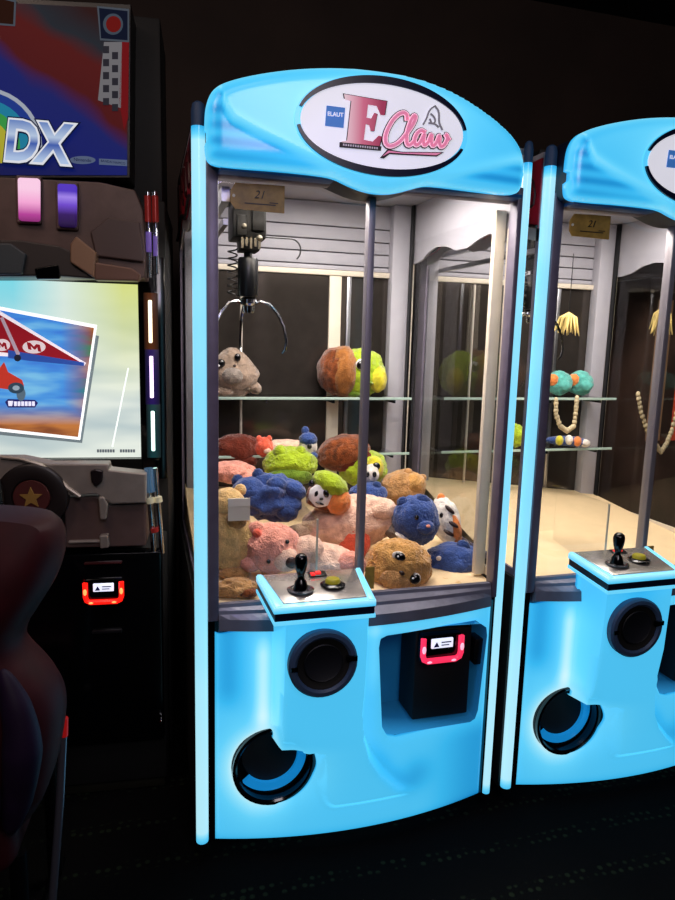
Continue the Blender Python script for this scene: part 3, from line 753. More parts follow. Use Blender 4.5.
plush('small_blue_plush', 'small dark blue plush below the tiny panda behind the mullion', 368, 494, .46, 19, 12, F['blue'], parts=[('ear', 8, -9, .5, (5, 4, 5), F['navy'])])
plush('tan_plush', 'tan plush with its back turned near the right rear of the pile', 403, 488, .52, 22, 18, F['tan'], ry=20, parts=[
    ('head', 10, -6, .4, (12, 12, 11), F['beige']), ('ear', 4, -16, .4, (5, 4, 5), F['tan']), ('ear', 19, -11, .3, (4, 4, 4), F['tan']), ('belly', 14, 16, .9, (14, 9, 9), F['cream'], 30)])
plush('tiger_plush', 'white and orange striped plush tiger leaning at right edge of the pile', 446, 520, .34, 14, 24, F['white'], roll=-18, parts=[
    ('ear', -6, -22, .3, (4, 3, 5), F['orange']), ('stripe', 2, -14, 1, (6, 3, 2), NOSE, 40), ('stripe', 6, 0, 1, (6, 3, 2), NOSE, 30), ('stripe', 2, 9, 1, (6, 3, 2), NOSE, 30), ('face_patch', 8, 4, .8, (6, 5, 13), F['orange'], -18), ('paw', 10, 18, .8, (7, 6, 6), F['orange']), ('eye', -6, -8, 1, (2, 2, 3), BK)])
plush('shaggy_blue_plush', 'large royal blue shaggy plush at the left of the pile beside the cream one', 272, 497, .36, 33, 23, F['blue'], ry=26, nz=.3, parts=[
    ('head', -22, -8, .5, (17, 15, 14), F['blue']), ('ear', -34, -16, .3, (6, 5, 7), F['navy']), ('ear', -14, -22, .3, (6, 5, 7), F['navy']), ('arm', 22, -10, .8, (12, 10, 8), F['blue'], 30), ('tuft', 4, -16, .8, (10, 9, 8), F['blue']), ('tuft', 14, 10, 1, (11, 9, 9), F['navy']), ('eye_white', -37, -2, .9, (4, 4, 4), WH), ('eye', -37, -2, 1.8, (2.5, 4, 2.5), BK)])
plush('panda_sandwich_plush', 'boxy sandwich plush with a white panda face, green lettuce top and orange side', 326, 494, .30, 20, 19, F['brown'], fn=boxy, roll=22, ry=17, parts=[
    ('lettuce_top', 4, -12, .6, (19, 15, 11), F['lime'], 28), ('filling_side', 12, 5, .85, (12, 11, 13), F['orange'], 30), ('face', -6, -2, .95, (11.5, 5, 11.5), WH, 15),
    ('ear', -14, -12, 1.0, (4, 3, 4), BK), ('ear', 3, -14, 1.3, (4, 3, 4), BK), ('eye_patch', -10, -4, 1.28, (2.8, 2, 4), BK, 20), ('eye_patch', -1, -5, 1.28, (2.8, 2, 4), BK, -20), ('nose', -5.5, 0, 1.33, (2, 1.6, 1.4), BK), ('mouth', -7, 5, 1.30, (4.5, 1.2, 1.2), BK, 15)])
plush('lying_pink_plush', 'long pale pink plush lying across the middle of the pile behind the mullion', 350, 522, .32, 47, 27, F['palepink'], ry=30, roll=-12, parts=[
    ('coral_patch', 4, 14, .95, (15, 8, 17), F['coral'], 20), ('leg', -36, 24, .9, (34, 20, 20), F['palepink'], 14), ('arm', 26, -16, .6, (20, 15, 12), F['palepink'])])
plush('blue_dog_plush', 'dark blue plush dog sitting above the round-eyed tan seal', 416, 520, .22, 24, 25, F['blue'], ry=22, parts=[
    ('ear', 6, -22, .5, (7, 5, 5), F['navy'], 20), ('ear', -14, -18, .4, (6, 5, 6), F['navy']), ('muzzle', 8, 2, .95, (9, 6, 7), F['blue']), ('nose', 10, -1, 1.25, (2.2, 2, 1.6), F['pink']), ('eye', -1, -8, 1.0, (2.2, 2, 2.6), BK), ('paw', -22, 12, .9, (11, 9, 8), F['grey'], 20), ('collar', -12, 16, .9, (10, 6, 3), F['white'], 30)])
plush('cream_bear_plush', 'big cream plush bear against the left pane with a white paper tag', 230, 535, .20, 21, 44, F['cream'], ry=20, parts=[
    ('head', -2, -34, .3, (17, 15, 15), F['cream']), ('ear', 10, -46, .3, (6, 5, 6), F['cream']), ('arm', 16, 6, .7, (12, 10, 18), F['cream'], 20), ('patch', 6, -20, 1.0, (10, 5, 9), F['tan']), ('foot', 4, 36, .95, (16, 10, 8), F['tan'])])
c_ = at(239, 509, .10); k_ = px2m(1, c_)
w_ = thing('paper_tag', 'white paper tag hanging in front of cream bear at the left pane', 'tag', c_)
obj('card', B(-11*k_, 11*k_, -.001, .001, -12*k_, 11*k_), mat('paper_white', 'e8ddc8', .7), w_)
obj('card_fold', B(-11*k_, 11*k_, -.003, -.001, 3*k_, 11*k_), mat('paper_fold', 'f2e9d8', .7), w_)
plush('pink_bear_plush', 'salmon pink plush bear head lying sideways at the front left of the pile', 273, 548, .16, 29, 25, F['pink'], ry=25, parts=[
    ('ear', -16, -20, .5, (9, 6, 8), F['pink'], 30), ('ear_inside', -16, -18, .9, (5, 5, 4.5), F['coral'], 30), ('muzzle', 12, 6, .85, (13, 10, 12), F['palepink']), ('nose', 17, 6, 1.45, (6, 4, 5.5), NOSE), ('eye', -5, 6, 1.0, (2.2, 2, 2.2), BK), ('eye', 13, -12, 1.0, (2.2, 2, 2.2), BK), ('paw', -22, 14, .7, (10, 9, 8), F['pink'])])
plush('peach_plush', 'peach coloured plush at the front right behind the joystick', 325, 562, .14, 37, 19, F['palepink'], ry=22, roll=10, parts=[('head', -18, -14, .7, (17, 15, 15), F['palepink']), ('leg', 25, -2, .8, (15, 12, 13), F['pink'])])
plush('round_seal_plush', 'round golden tan plush seal with shiny black eyes, front right of the mullion', 398, 567, .12, 33, 29, F['beige'], ry=24, parts=[
    ('eye_white', -1, -17, .97, (6.6, 2.2, 5.0), F['white'], 20), ('eye', 0, -17, 1.02, (5.6, 2.6, 4.4), BK, 20), ('eye_glint', -2, -18, 1.17, (1.0, .8, 1.0), WH), ('eye_white', 15, 4, .97, (6.2, 2.2, 5.8), F['white'], 20), ('eye', 15, 4, 1.03, (5.4, 2.6, 5.0), BK, 20), ('eye_glint', 13, 2, 1.20, (1.0, .8, 1.0), WH),
    ('nose', 2, -3, 1.08, (3, 2.4, 2), NOSE, 30), ('muzzle', -4, 7, .90, (15, 7, 11), F['tan'], 20), ('flipper', 8, 25, .9, (16, 9, 6), F['beige'])])
plush('curled_blue_plush', 'dark blue plush curled up in the front right corner of the pile', 454, 562, .20, 28, 20, F['blue'], ry=22, parts=[
    ('ear', 8, -18, .5, (7, 5, 6), F['navy'], 30), ('tail', -22, -2, .6, (9, 8, 8), F['navy']), ('ear_spot', -16, -8, 1.0, (3, 2, 2.5), F['white']), ('paw', -12, 13, .9, (10, 8, 6), F['navy']), ('shoe', 20, 8, .85, (9, 7, 9), F['navy'])])
plush('honey_plush', 'honey-yellow plush peeping out under the curled blue one', 445, 585, .10, 22, 7, F['cream'], ry=12, parts=[('paw', 12, -2, .8, (7, 6, 5), F['cream'])])
plush('brown_mat_plush', 'flattened tan plush on the bed in the front left corner', 236, 588, .09, 22, 10, F['tan'], ry=14, nz=.25, parts=[('paw', 12, 2, .8, (9, 7, 5), F['brown'])])
# --- right machine
G2 = 'plush birds and toys on the right machine shelves'
for u, lab in ((559, 'round teal plush bird with orange face on right machine shelf, next to its post'), (580, 'round teal plush bird with orange face, right one on upper shelf')):
    plush('bird_plush', lab, u, 383, .765, 13, 12, F['teal'], group=G2, parts=[('face', -7, -3, .8, (6, 5, 6), F['orange']), ('beak', -12, 1, .6, (3.5, 3, 2.5), F['coral']), ('eye', -7, -5, 1.15, (1.6, 1.4, 1.6), BK), ('wing', 5, 2, .95, (6, 3, 5), F['teal'])])
plush('green_plush', 'plain lime green plush on the lower shelf of right machine', 517, 436, .74, 9, 11, F['lime'], group=G2, parts=[('ear', -3, -10, .3, (3, 3, 3), F['lime'])])
plush('striped_snake_plush', 'flat striped plush snake in blue, white and orange on lower shelf of right machine', 567, 441, .74, 20, 5, F['blue'], ry=9, group=G2, parts=[
    ('band', -8, -1, .8, (4, 6, 5), F['yellow']), ('band', 1, -2, .8, (4, 6, 5), F['white']), ('band', 9, -1, .8, (4, 6, 5), F['orange']), ('head', 17, 1, .4, (5, 5, 4), F['white'])])
# hanging ornaments in the right machine
M_straw = mat('straw', 'c8b06a', .8, noise_amt=.3); M_bead = mat('bone_bead', 'b9aa88', .6, noise_amt=.25)
def straw_tuft(u, v, Y, s, label):
    c = at(u, v, Y); k = px2m(1, c)*s
    t = thing('straw_tuft', label, 'ornament', c, 0, 'hanging straw tufts')
    b = bmesh.new(); random.seed(int(u))
    for i in range(26):
        a = random.uniform(0, 2*PI); l = random.uniform(16, 24); o = random.uniform(6, 15)
        tube([(0, 0, 12*k), (math.cos(a)*o*.6*k, math.sin(a)*o*.5*k, 7*k), (math.cos(a)*o*k, math.sin(a)*o*.8*k, (12-l)*k)], [.9*k, 1.5*k, .3*k], b, 5)
    obj('frond', b, M_straw, t); obj('cord', tube([(0, 0, 12*k), (0, .0, 12*k+.22)], .0018, seg=5), M_black, t)
straw_tuft(568, 325, .62, 1.0, 'small straw tuft hanging under the claw of right machine')
straw_tuft(661, 322, .62, 1.15, 'straw tuft hanging behind the right pane at the frame edge')
def garland(pts, Y, label, r=2.6):
    P = [at(u, v, Y) for u, v in pts]
    t = thing('bead_garland', label, 'garland', P[0], 0, 'hanging bone garlands')
    Q = [p-P[0] for p in P]; L = [(a.lerp(b, i/4)) for a, b in zip(Q, Q[1:]) for i in range(4)]+[Q[-1]]
    k = px2m(1, P[0]); b = bmesh.new()
    for i, p in enumerate(L): ell(tuple(p), (r*k*(1 if i % 2 else .8), r*k*.9, r*k*1.15), b, 2)
    obj('bead_row', b, M_bead, t); obj('cord', tube(L, .0015, seg=5), M_black, t)
garland([(638, 394), (641, 412), (647, 430), (655, 444), (661, 452), (667, 443), (672, 430), (678, 408)], .62, 'bone bead garland hanging in a V behind the right pane')
garland([(556, 400), (556, 414), (560, 426), (567, 431), (574, 426), (576, 410), (577, 398)], .60, 'bone bead loop hanging under the teal birds shelf')

# =================================================================== RACING CABINET
GA = math.radians(-5); GO = Vector((-.15, .5, 0))
g0 = thing('racing_arcade_cabinet', 'racing arcade cabinet at left with bright screen and brown-grey hood', 'arcade cabinet', GO, GA)
GEX = Vector((math.cos(GA), math.sin(GA), 0)); GEY = Vector((-math.sin(GA), math.cos(GA), 0))
def gl(u, v, y):     # local x, z of a spot on the cabinet plane at local depth y
    d = ray(u, v); t = ((GO+GEY*y-CP).dot(GEY))/d.dot(GEY); X = CP+d*t-GO
    return (X.dot(GEX), X.z)
M_hood = mat('hood_plastic', '5a4844', .38, .2, noise_amt=.15)
M_dash = mat('dash_plastic', '8a8078', .4, .25, noise_amt=.1)
M_dashd = mat('dash_brown', '5a4642', .45, .1, noise_amt=.12)
def gprism(name, pts, y0, y1, m, parent=g0, bev=.003):
    return obj(name, prism([gl(u, v, y0) for u, v in pts], y0, y1, bev=bev), m, parent, smooth=False)
obj('cabinet_body', box(box(B(-1.02, .105, .03, .5, .05, 1.83, bev=.006), -.98, .098, -.17, .03, .05, .80, bev=.006), -.98, .098, .03, .3, 1.82, 2.34, bev=.006), M_matte, g0)
obj('bezel', box(box(box(B(.024, .103, -.012, .03, .98, 1.66, bev=.003), -.97, .03, -.012, .03, 1.582, 1.66), -.97, .03, -.012, .03, .98, 1.045), -.985, -.93, -.012, .03, 1.0, 1.6), M_gloss, g0)
# screen
m = bpy.data.materials.new('screen_image'); m.use_nodes = True; nt = m.node_tree; b = nt.nodes['Principled BSDF']
tc = nt.nodes.new('ShaderNodeTexCoord'); mp = nt.nodes.new('ShaderNodeMapping'); mp.inputs['Rotation'].default_value = (0, math.radians(38), 0); mp.inputs['Scale'].default_value = (1.2, 1, 6)
nt.links.new(tc.outputs['Object'], mp.inputs['Vector'])
n1 = nt.nodes.new('ShaderNodeTexNoise'); n1.inputs['Scale'].default_value = 1.7; n1.inputs['Detail'].default_value = 2
nt.links.new(mp.outputs[0], n1.inputs['Vector'])
sx = nt.nodes.new('ShaderNodeSeparateXYZ'); nt.links.new(tc.outputs['Object'], sx.inputs[0])
r1 = nt.nodes.new('ShaderNodeValToRGB'); r1.color_ramp.elements[0].color = lin('c4d6d8'); r1.color_ramp.elements[1].color = lin('f8fff4'); r1.color_ramp.elements[0].position = .38; r1.color_ramp.elements[1].position = .6
nt.links.new(n1.outputs['Fac'], r1.inputs[0])
# vertical tint: cyan top-left, yellow top-right
mz = nt.nodes.new('ShaderNodeMapRange'); mz.inputs[1].default_value = 1.22; mz.inputs[2].default_value = 1.58; nt.links.new(sx.outputs['Z'], mz.inputs[0])
mxx = nt.nodes.new('ShaderNodeMapRange'); mxx.inputs[1].default_value = -.33; mxx.inputs[2].default_value = -.02; nt.links.new(sx.outputs['X'], mxx.inputs[0])
r2 = nt.nodes.new('ShaderNodeValToRGB'); r2.color_ramp.elements[0].color = lin('86e8f8'); r2.color_ramp.elements[1].color = lin('e6ee90'); e_ = r2.color_ramp.elements.new(.45); e_.color = lin('e8fbf0')
nt.links.new(mxx.outputs[0], r2.inputs[0])
mu = nt.nodes.new('ShaderNodeMix'); mu.data_type = 'RGBA'; nt.links.new(mz.outputs[0], mu.inputs[0]); nt.links.new(r1.outputs[0], mu.inputs[6]); nt.links.new(r2.outputs[0], mu.inputs[7])
nt.links.new(mu.outputs[2], b.inputs['Emission Color']); b.inputs['Emission Strength'].default_value = .85; b.inputs['Base Color'].default_value = (.02, .02, .02, 1); b.inputs['Roughness'].default_value = .2
scr = obj('screen', B(-.93, .0235, .0, .02, 1.048, 1.578), m, g0)
def sdecal(name, px, m, y=-.002, parent=scr): return obj(name, prism([gl(u, v, y) for u, v in px], y, y+.0015), m, parent, smooth=False)
E_ = lambda n, c, s=.8: mat(n, c, .4, em=s, emcol=c)
sdecal('picture_shadow', [(-40, 302), (99, 336), (82, 443), (-40, 431)], E_('shadow_grey', '7a8a90', .5))
sdecal('picture_border', [(-40, 299), (97, 325), (80, 440), (-40, 427)], E_('border_white', 'ffffff', 1.0), -.004)
m = bpy.data.materials.new('picture_image'); m.use_nodes = True; nt = m.node_tree; b = nt.nodes['Principled BSDF']
tc = nt.nodes.new('ShaderNodeTexCoord'); mp = nt.nodes.new('ShaderNodeMapping'); mp.inputs['Rotation'].default_value = (0, math.radians(-28), 0); mp.inputs['Scale'].default_value = (2.2, 1, 11)
nt.links.new(tc.outputs['Object'], mp.inputs['Vector']); n1 = nt.nodes.new('ShaderNodeTexNoise'); n1.inputs['Scale'].default_value = 1.6; n1.inputs['Detail'].default_value = 3; nt.links.new(mp.outputs[0], n1.inputs['Vector'])
sx = nt.nodes.new('ShaderNodeSeparateXYZ'); nt.links.new(tc.outputs['Object'], sx.inputs[0])
ra = nt.nodes.new('ShaderNodeValToRGB')
for p, c in ((0, '2a50d0'), (.5, '4a9ae8'), (1, '90d8f4')):
    e_ = ra.color_ramp.elements.new(p) if p == .5 else ra.color_ramp.elements[0 if p == 0 else -1]; e_.position = p*.4+.3; e_.color = lin(c)
rb = nt.nodes.new('ShaderNodeValToRGB')
rb.color_ramp.elements[0].color = lin('3a8a3a'); rb.color_ramp.elements[0].position = .36; rb.color_ramp.elements[1].color = lin('c87a3a'); rb.color_ramp.elements[1].position = .6; e_ = rb.color_ramp.elements.new(.47); e_.color = lin('8a4a28')
nt.links.new(n1.outputs['Fac'], ra.inputs[0]); nt.links.new(n1.outputs['Fac'], rb.inputs[0])
mm1 = nt.nodes.new('ShaderNodeMapRange'); mm1.inputs[1].default_value = -.20; mm1.inputs[2].default_value = -.11; nt.links.new(sx.outputs['X'], mm1.inputs[0])
mm2 = nt.nodes.new('ShaderNodeMapRange'); mm2.inputs[1].default_value = 1.215; mm2.inputs[2].default_value = 1.15; nt.links.new(sx.outputs['Z'], mm2.inputs[0])
mmx = nt.nodes.new('ShaderNodeMath'); mmx.operation = 'MAXIMUM'; nt.links.new(mm1.outputs[0], mmx.inputs[0]); nt.links.new(mm2.outputs[0], mmx.inputs[1])
mu = nt.nodes.new('ShaderNodeMix'); mu.data_type = 'RGBA'; nt.links.new(mmx.outputs[0], mu.inputs[0]); nt.links.new(ra.outputs[0], mu.inputs[6]); nt.links.new(rb.outputs[0], mu.inputs[7])
nt.links.new(mu.outputs[2], b.inputs['Emission Color']); b.inputs['Emission Strength'].default_value = .9; b.inputs['Base Color'].default_value = (.02, .02, .02, 1)
sdecal('picture', [(-38, 303), (94, 328), (78, 437), (-38, 424)], m, -.006)
sdecal('glider_edge', [(-12, 305), (0, 311), (86, 363), (84, 366), (60, 359), (0, 356)], E_('glider_white', 'f0e8f0', .8), -.008)
sdecal('glider_wing', [(-10, 311), (0, 315), (80, 362), (60, 358.5), (-10, 351)], E_('glider_red', '8a1420', .8), -.0095)
sdecal('glider_strip', [(8, 350), (84, 362.5), (84, 366), (30, 361), (8, 358)], E_('glider_blue', '2a4a9a', .8), -.0105)
def emblem_m(cu, cv, a, h, y):
    P = [(-1, 1), (-1, -1), (-.45, -1), (0, -.1), (.45, -1), (1, -1), (1, 1), (.5, 1), (.5, -.1), (.1, .7), (-.1, .7), (-.5, -.1), (-.5, 1)]
    sdecal('emblem_letter', [(cu+p[0]*a+p[1]*.8, cv+p[1]*h+p[0]*1.4) for p in P], E_('glider_red', '8a1420', .8), y)
def oval(cu, cv, a, b_, n=24): return [(cu+a*math.cos(2*PI*k/n), cv+b_*math.sin(2*PI*k/n)) for k in range(n)]
sdecal('emblem_disc', oval(34, 347, 11.5, 6.5), E_('emblem_white', 'd8c8cc', .8), -.0115)
sdecal('emblem_disc', oval(2, 345, 8, 6), E_('emblem_white', 'd8c8cc', .8), -.0115)
emblem_m(34, 347, 6.6, 3.6, -.013)
emblem_m(2, 345, 4.6, 3.4, -.013)
sdecal('strut', [(0, 318), (3, 317), (20, 354), (17, 356)], E_('strut_pink', 'b09aa8', .7), -.0115)
sdecal('strut_hub', oval(17.5, 358, 3.5, 3.5, 12), E_('hub_dark', '282c40', .3), -.012)
sdecal('kart_body', [(-2, 370), (4, 362), (8, 372), (22, 380), (24, 386), (12, 390), (-2, 388)], E_('kart_red', 'c83a2c', .6), -.009)
sdecal('kart_wheel', oval(16, 388, 8, 5.5), E_('wheel_dark', '3a5468', .4), -.011)
sdecal('kart_wheel', oval(21, 394, 4.5, 7), E_('wheel_grey', '60788a', .5), -.010)
sdecal('kart_hubcap', oval(16, 388, 3.5, 2.5), E_('hubcap', '9ab0c0', .6), -.012)
sdecal('caption_pill', [(5, 402), (8, 399), (35, 400), (38, 403), (35, 407.5), (8, 407.5)], E_('pill_blue', '26246a', .6), -.009)
sdecal('caption_print', [(8, 401), (13, 401), (12, 406), (8.5, 406)], E_('pill_white', 'e8e8ff', .8), -.0105)
for k in range(6):
    a = 14+3.6*k; sdecal('caption_print', [(a, 401.5), (a+2.7, 401.5), (a+2.7, 406), (a, 406)], E_('pill_white', 'e8e8ff', .8), -.0105)
sdecal('sparkle_ray', [(127.5, 368), (129, 368), (113, 447), (111.5, 447)], E_('ray_white', 'f0f8f4', .9))
for k, (a, w) in enumerate(((97, 20), (120, 16))):
    for j in range(int(w/2.6)): sdecal('credit_print', [(a+2.6*j, 449.4), (a+2.6*j+1.9, 449.4), (a+2.6*j+1.9, 452.4), (a+2.6*j, 452.4)], E_('print_grey', '5a6470', .3))
# light bars
for (v0, v1, a, b_, c1, hc) in ((300, 343, 148, 152.5, 'fff0d0', '6a3410'), (356, 398, 149.3, 153.8, 'f4d8ff', '2c1470'), (411, 451, 150.8, 155.2, 'd8fff4', '084a50')):
    x0, z1 = gl(a, v0, -.014); x1, z0 = gl(b_, v1, -.014)
    obj('light_bar', B(x0, x1, -.018, -.01, z0, z1, bev=.003), mat('light_bar_'+c1, c1, .4, em=1.6, emcol=c1), g0)
    obj('bar_halo', B(x0-.014, x1+.018, -.014, -.008, z0-.022, z1+.022, bev=.003), ramp_pos_mat('bar_halo_'+c1, (1, 0, 0), [(x0-.016, '020204'), (x0+.002, hc), (x1, hc), (x1+.022, '020204')], em=.5, rough=.3), g0)  # coloured glow around each bar painted as an emissive plate
# top light box, its figure left out
hb = -.10
ab = ramp_pos_mat('topper_art', (.6, 0, 1), [(1.70, '101c6c'), (1.93, '162890'), (2.0, '1c2c8c'), (2.06, '6a1418'), (2.16, '701818'), (2.2, '2a3440'), (2.3, '3a1414')], em=.42, wave=.12, rough=.9)
tb = gprism('top_light_box', [(-330, -20), (131, 4), (130, 178), (-330, 178)], hb, .05, M_black, bev=.002)
def tdecal(name, px, m, y=hb-.003, bev=0): return obj(name, prism([gl(u, v, y) for u, v in px], y, y+.002), m, tb, smooth=False)
DM = lambda n, c, s=.45: mat(n, '08080a', .8, em=s, emcol=c, spec=.1)
tdecal('topper_print', [(-320, -14), (128, 9), (127, 175), (-320, 175)], ab)
tdecal('red_band', [(122, 40), (129, 40), (128, 118), (124, 130), (119, 100)], DM('topper_red', '9a1c22', .4), hb-.005)
sq = [(104, 42), (122, 42), (121, 108), (98, 100)]
tdecal('flag_white', sq, DM('flag_pale', '8f8c90', .5), hb-.005)
for i in range(5):
    for j in range(2):
        u = 103+9*j+(1 if i % 2 else 0)*0; v = 46+13*i+6*j
        if (i+j) % 2 == 0 or True: tdecal('flag_check', [(u+(i*0), v), (u+6, v), (u+6, v+7), (u, v+7)], DM('flag_grey', '4c4a56', .25), hb-.007)
tdecal('badge_frame', [(97, 6), (129, 9), (129, 42), (100, 40)], DM('badge_pale', '6c7684', .35), hb-.007)
tdecal('badge_panel', [(99, 8), (127.5, 11), (127.5, 40), (101, 38)], DM('badge_navy', '141e38', .4), hb-.009)
tdecal('badge_ring', oval(113, 24, 10, 10.5), DM('badge_grey', '5a6878', .4), hb-.011)
tdecal('badge_disc', oval(113.5, 24, 7.5, 8), DM('badge_red', '8c1c18', .45), hb-.013)
tdecal('badge_frame', [(-12, -6), (16, 0), (15, 26), (-12, 24)], DM('badge_pale', '6c7684', .35), hb-.007)
tdecal('badge_panel', [(-10, -4), (14, 2), (13, 24), (-10, 22)], DM('badge_brown', '3a1c10', .4), hb-.009)
for k, (r0, c) in enumerate(((60, 'c8d0e0'), (56, '2848a8'), (48, '2a9ac0'), (38, '48b858'), (28, 'd8d040'), (18, 'e88a30'))):
    tdecal('rainbow_arc', [(-18+r0*math.cos(math.radians(a)), 146-r0*.98*math.sin(math.radians(a))) for a in range(0, 181, 9)]+[(-18-r0, 163), (-18+r0, 163)], DM('rainbow_'+c, c, .55), hb-.005-.0012*k)
xx, zz = gl(34.5, 144, hb-.02)
text('title_letter', 'DX', .138, DM('title_edge_navy', '101c4c', .5), tb, T(xx, hb-.014, zz) @ Matrix.Scale(.80, 4, (1, 0, 0)), shear=.2, off=.014, ext=.001)
text('title_letter', 'DX', .138, DM('title_white', 'f0f2fa', .8), tb, T(xx, hb-.017, zz) @ Matrix.Scale(.80, 4, (1, 0, 0)), shear=.2, off=.010, ext=.001)
text('title_letter', 'DX', .138, ramp_pos_mat('title_silver', (0, 0, 1), [(1.89, 'b8d0f4'), (1.93, '3c60b8'), (1.95, 'c0d4f0'), (1.99, '5c80c8'), (2.01, 'd8e4f8')], em=.8), tb, T(xx, hb-.020, zz) @ Matrix.Scale(.80, 4, (1, 0, 0)), shear=.2, off=.0045, ext=.001)
tdecal('maker_pill', oval(82.5, 160, 13, 4), DM('maker_grey', '7a8ab0', .4), hb-.006)
xx, zz = gl(82.5, 160, hb-.009); text('maker_name', 'Nintendo', .012, DM('title_edge_navy', '101c4c', .5), tb, T(xx, hb-.0085, zz), ext=.0004)
tdecal('maker_box', [(99, 158.5), (127, 160), (127, 166), (99, 164.5)], DM('maker_grey', '7a8ab0', .4), hb-.006)
xx, zz = gl(113, 162.2, hb-.009); text('maker_name', 'BANDAI NAMCO', .0085, DM('title_edge_navy', '101c4c', .5), tb, T(xx, hb-.0085, zz) @ Matrix.Rotation(.05, 4, 'Y'), ext=.0004)
# hood over the screen
def gp(pts, y0, y1, n, m, bev=.004, parent=g0): return gprism(n, pts, y0, y1, m, parent, bev)
hood = gp([(-330, 172), (0, 177), (100, 182), (135, 190), (143, 210), (146, 262), (144, 278), (100, 276), (-330, 276)], -.16, .0, 'hood', M_hood)
gp([(-330, 238), (20, 240), (60, 246), (92, 262), (97, 279), (60, 276), (-330, 276)], -.20, -.15, 'hood_lip', mat('hood_dark', '2c2422', .5, .1), parent=hood)
gp([(70, 244), (76, 236), (96, 252), (94, 278), (70, 262)], -.215, -.16, 'hood_fin', mat('hood_tan', '8a6a54', .4, .2), parent=hood)
gp([(94, 262), (132, 268), (140, 274), (138, 281), (94, 280)], -.21, -.16, 'hood_fin', mat('hood_tan2', '6a4c40', .4, .2), parent=hood)
gp([(90, 232), (108, 217), (140, 222), (144, 262), (96, 256)], -.175, -.15, 'hood_plate', mat('hood_plate', '4c3c3a', .4, .2), parent=hood)
gp([(34, 268), (58, 264), (60, 279), (36, 279)], -.21, -.19, 'hood_vent', M_gloss, parent=hood)
gp([(-60, 244), (10, 243), (26, 254), (22, 274), (-60, 275)], -.215, -.19, 'hood_scoop', mat('scoop_grey', '323a40', .5), parent=hood)
M_l1 = ramp_pos_mat('pink_lens', (0, 0, 1), [(1.70, '4a1c3a'), (1.735, 'b8409a'), (1.765, 'f8a8d8'), (1.80, 'ffd0ea')], em=.95)
M_l2 = ramp_pos_mat('violet_lens', (0, 0, 1), [(1.70, '180c28'), (1.74, '3a1a6a'), (1.765, '7a50e0'), (1.785, 'b090ff'), (1.80, '5a3ad0')], em=.8)
for n_, (a, b_, c, d), mm in (('pink', (17, 39, 177, 222), M_l1), ('violet', (57, 76, 183, 228), M_l2)):
    hs = gp([(a-2, c-2), (b_+2, c-1), (b_+2, d+2), (a-1, d+1)], -.175, -.15, 'lamp_housing', M_dashd, parent=hood)
    ln = gp([(a, c), (b_, c+1), (b_, d-1), (a+1, d-2)], -.190, -.155, 'lamp_lens', mm, parent=hood, bev=.006)
# chrome tubes on the right edge
def ctube(name, u0, v0, u1, v1, y, r, m=M_chrome):
    a = gl(u0, v0, y); b_ = gl(u1, v1, y)
    return obj(name, tube([(a[0], y, a[1]), (b_[0], y, b_[1])], r, seg=12), m, g0)
ctube('chrome_tube', 147.5, 192, 149.5, 278, -.14, .007); ctube('chrome_tube', 154.5, 192, 156.5, 274, -.14, .007)
M_redlamp = mat('red_tube_lamp', '8c2a28', .25, .3, em=.08, emcol='c0302c'); M_violamp = mat('violet_tube_lamp', '5a4880', .2, .4, em=.2, emcol='a080f0')
ctube('tube_lamp', 147.5, 196, 148.2, 222, -.15, .009, M_redlamp); ctube('tube_lamp', 155, 196, 155.6, 222, -.15, .009, M_redlamp)
ctube('tube_lamp', 148.5, 232, 149, 252, -.15, .008, M_violamp); ctube('tube_lamp', 155.2, 236, 155.6, 256, -.15, .006, M_violamp)
ctube('chrome_tube', 147, 468, 154, 553, -.19, .008); ctube('chrome_tube', 155, 468, 162, 553, -.19, .008)
ctube('tube_lamp', 148.5, 468, 150.5, 492, -.20, .012, mat('blue_tube_lamp', '6a88a8', .15, .8, em=.12, emcol='80b8e8')); ctube('tube_band', 150, 498, 151, 503, -.20, .012, mat('band_cream', 'e0d8b8', .3, .5, em=.15)); ctube('tube_band', 158, 497, 159, 502, -.20, .011, mat('band_cream', 'e0d8b8', .3, .5, em=.15))
ctube('tube_band', 154, 528, 155, 532, -.20, .011, M_redlamp)
# dashboard
dash = gp([(-330, 458), (20, 458), (50, 464), (108, 464), (109, 470), (146, 474), (146, 503), (112, 504), (96, 494), (66, 496), (40, 500), (-330, 500)], -.24, -.18, 'dashboard', M_dash)
gp([(64, 498), (96, 496), (110, 505), (146, 504), (146, 546), (66, 548)], -.215, -.03, 'dash_panel', M_dashd, parent=dash)
gp([(98, 497), (104, 497), (108, 505), (106, 520), (100, 520)], -.245, -.2, 'dash_hinge', M_dash, parent=dash)
gp([(99, 536), (108, 535), (109, 548), (100, 549)], -.235, -.2, 'dash_hinge', M_dash, parent=dash)
gp([(68, 541), (102, 540), (102, 543), (68, 544)], -.225, -.2, 'dash_rib', M_dash, parent=dash)
gp([(-330, 498), (66, 498), (68, 530), (60, 550), (-330, 550)], -.20, -.0, 'dash_base', mat('dash_black', '0e0c0d', .5), parent=dash)
gp([(90, 471), (96, 469), (103, 471), (102, 482), (96, 487), (91, 482)], -.252, -.235, 'shield_badge', mat('badge_dark', '241c1e', .3, .4), parent=dash)
tube_pts = [(*[gl(u, v, -.25)][0], ) for u, v in ((0, 457), (20, 459), (40, 465), (56, 477), (68, 489), (80, 497))]
obj('dash_trim', tube([(p[0], -.245, p[1]) for p in tube_pts], .006, seg=8), mat('trim_pale', 'a89c90', .35, .4), dash)
cx_, cz_ = gl(31, 498, -.26)
obj('round_gauge', lathe([(0, 0), (.050, 0), (.052, .004), (.085, .008), (.092, .004), (.094, -.03), (0, -.03)], T(cx_, -.25, cz_) @ FRONT), mat('gauge_black', '1a1212', .4), dash)
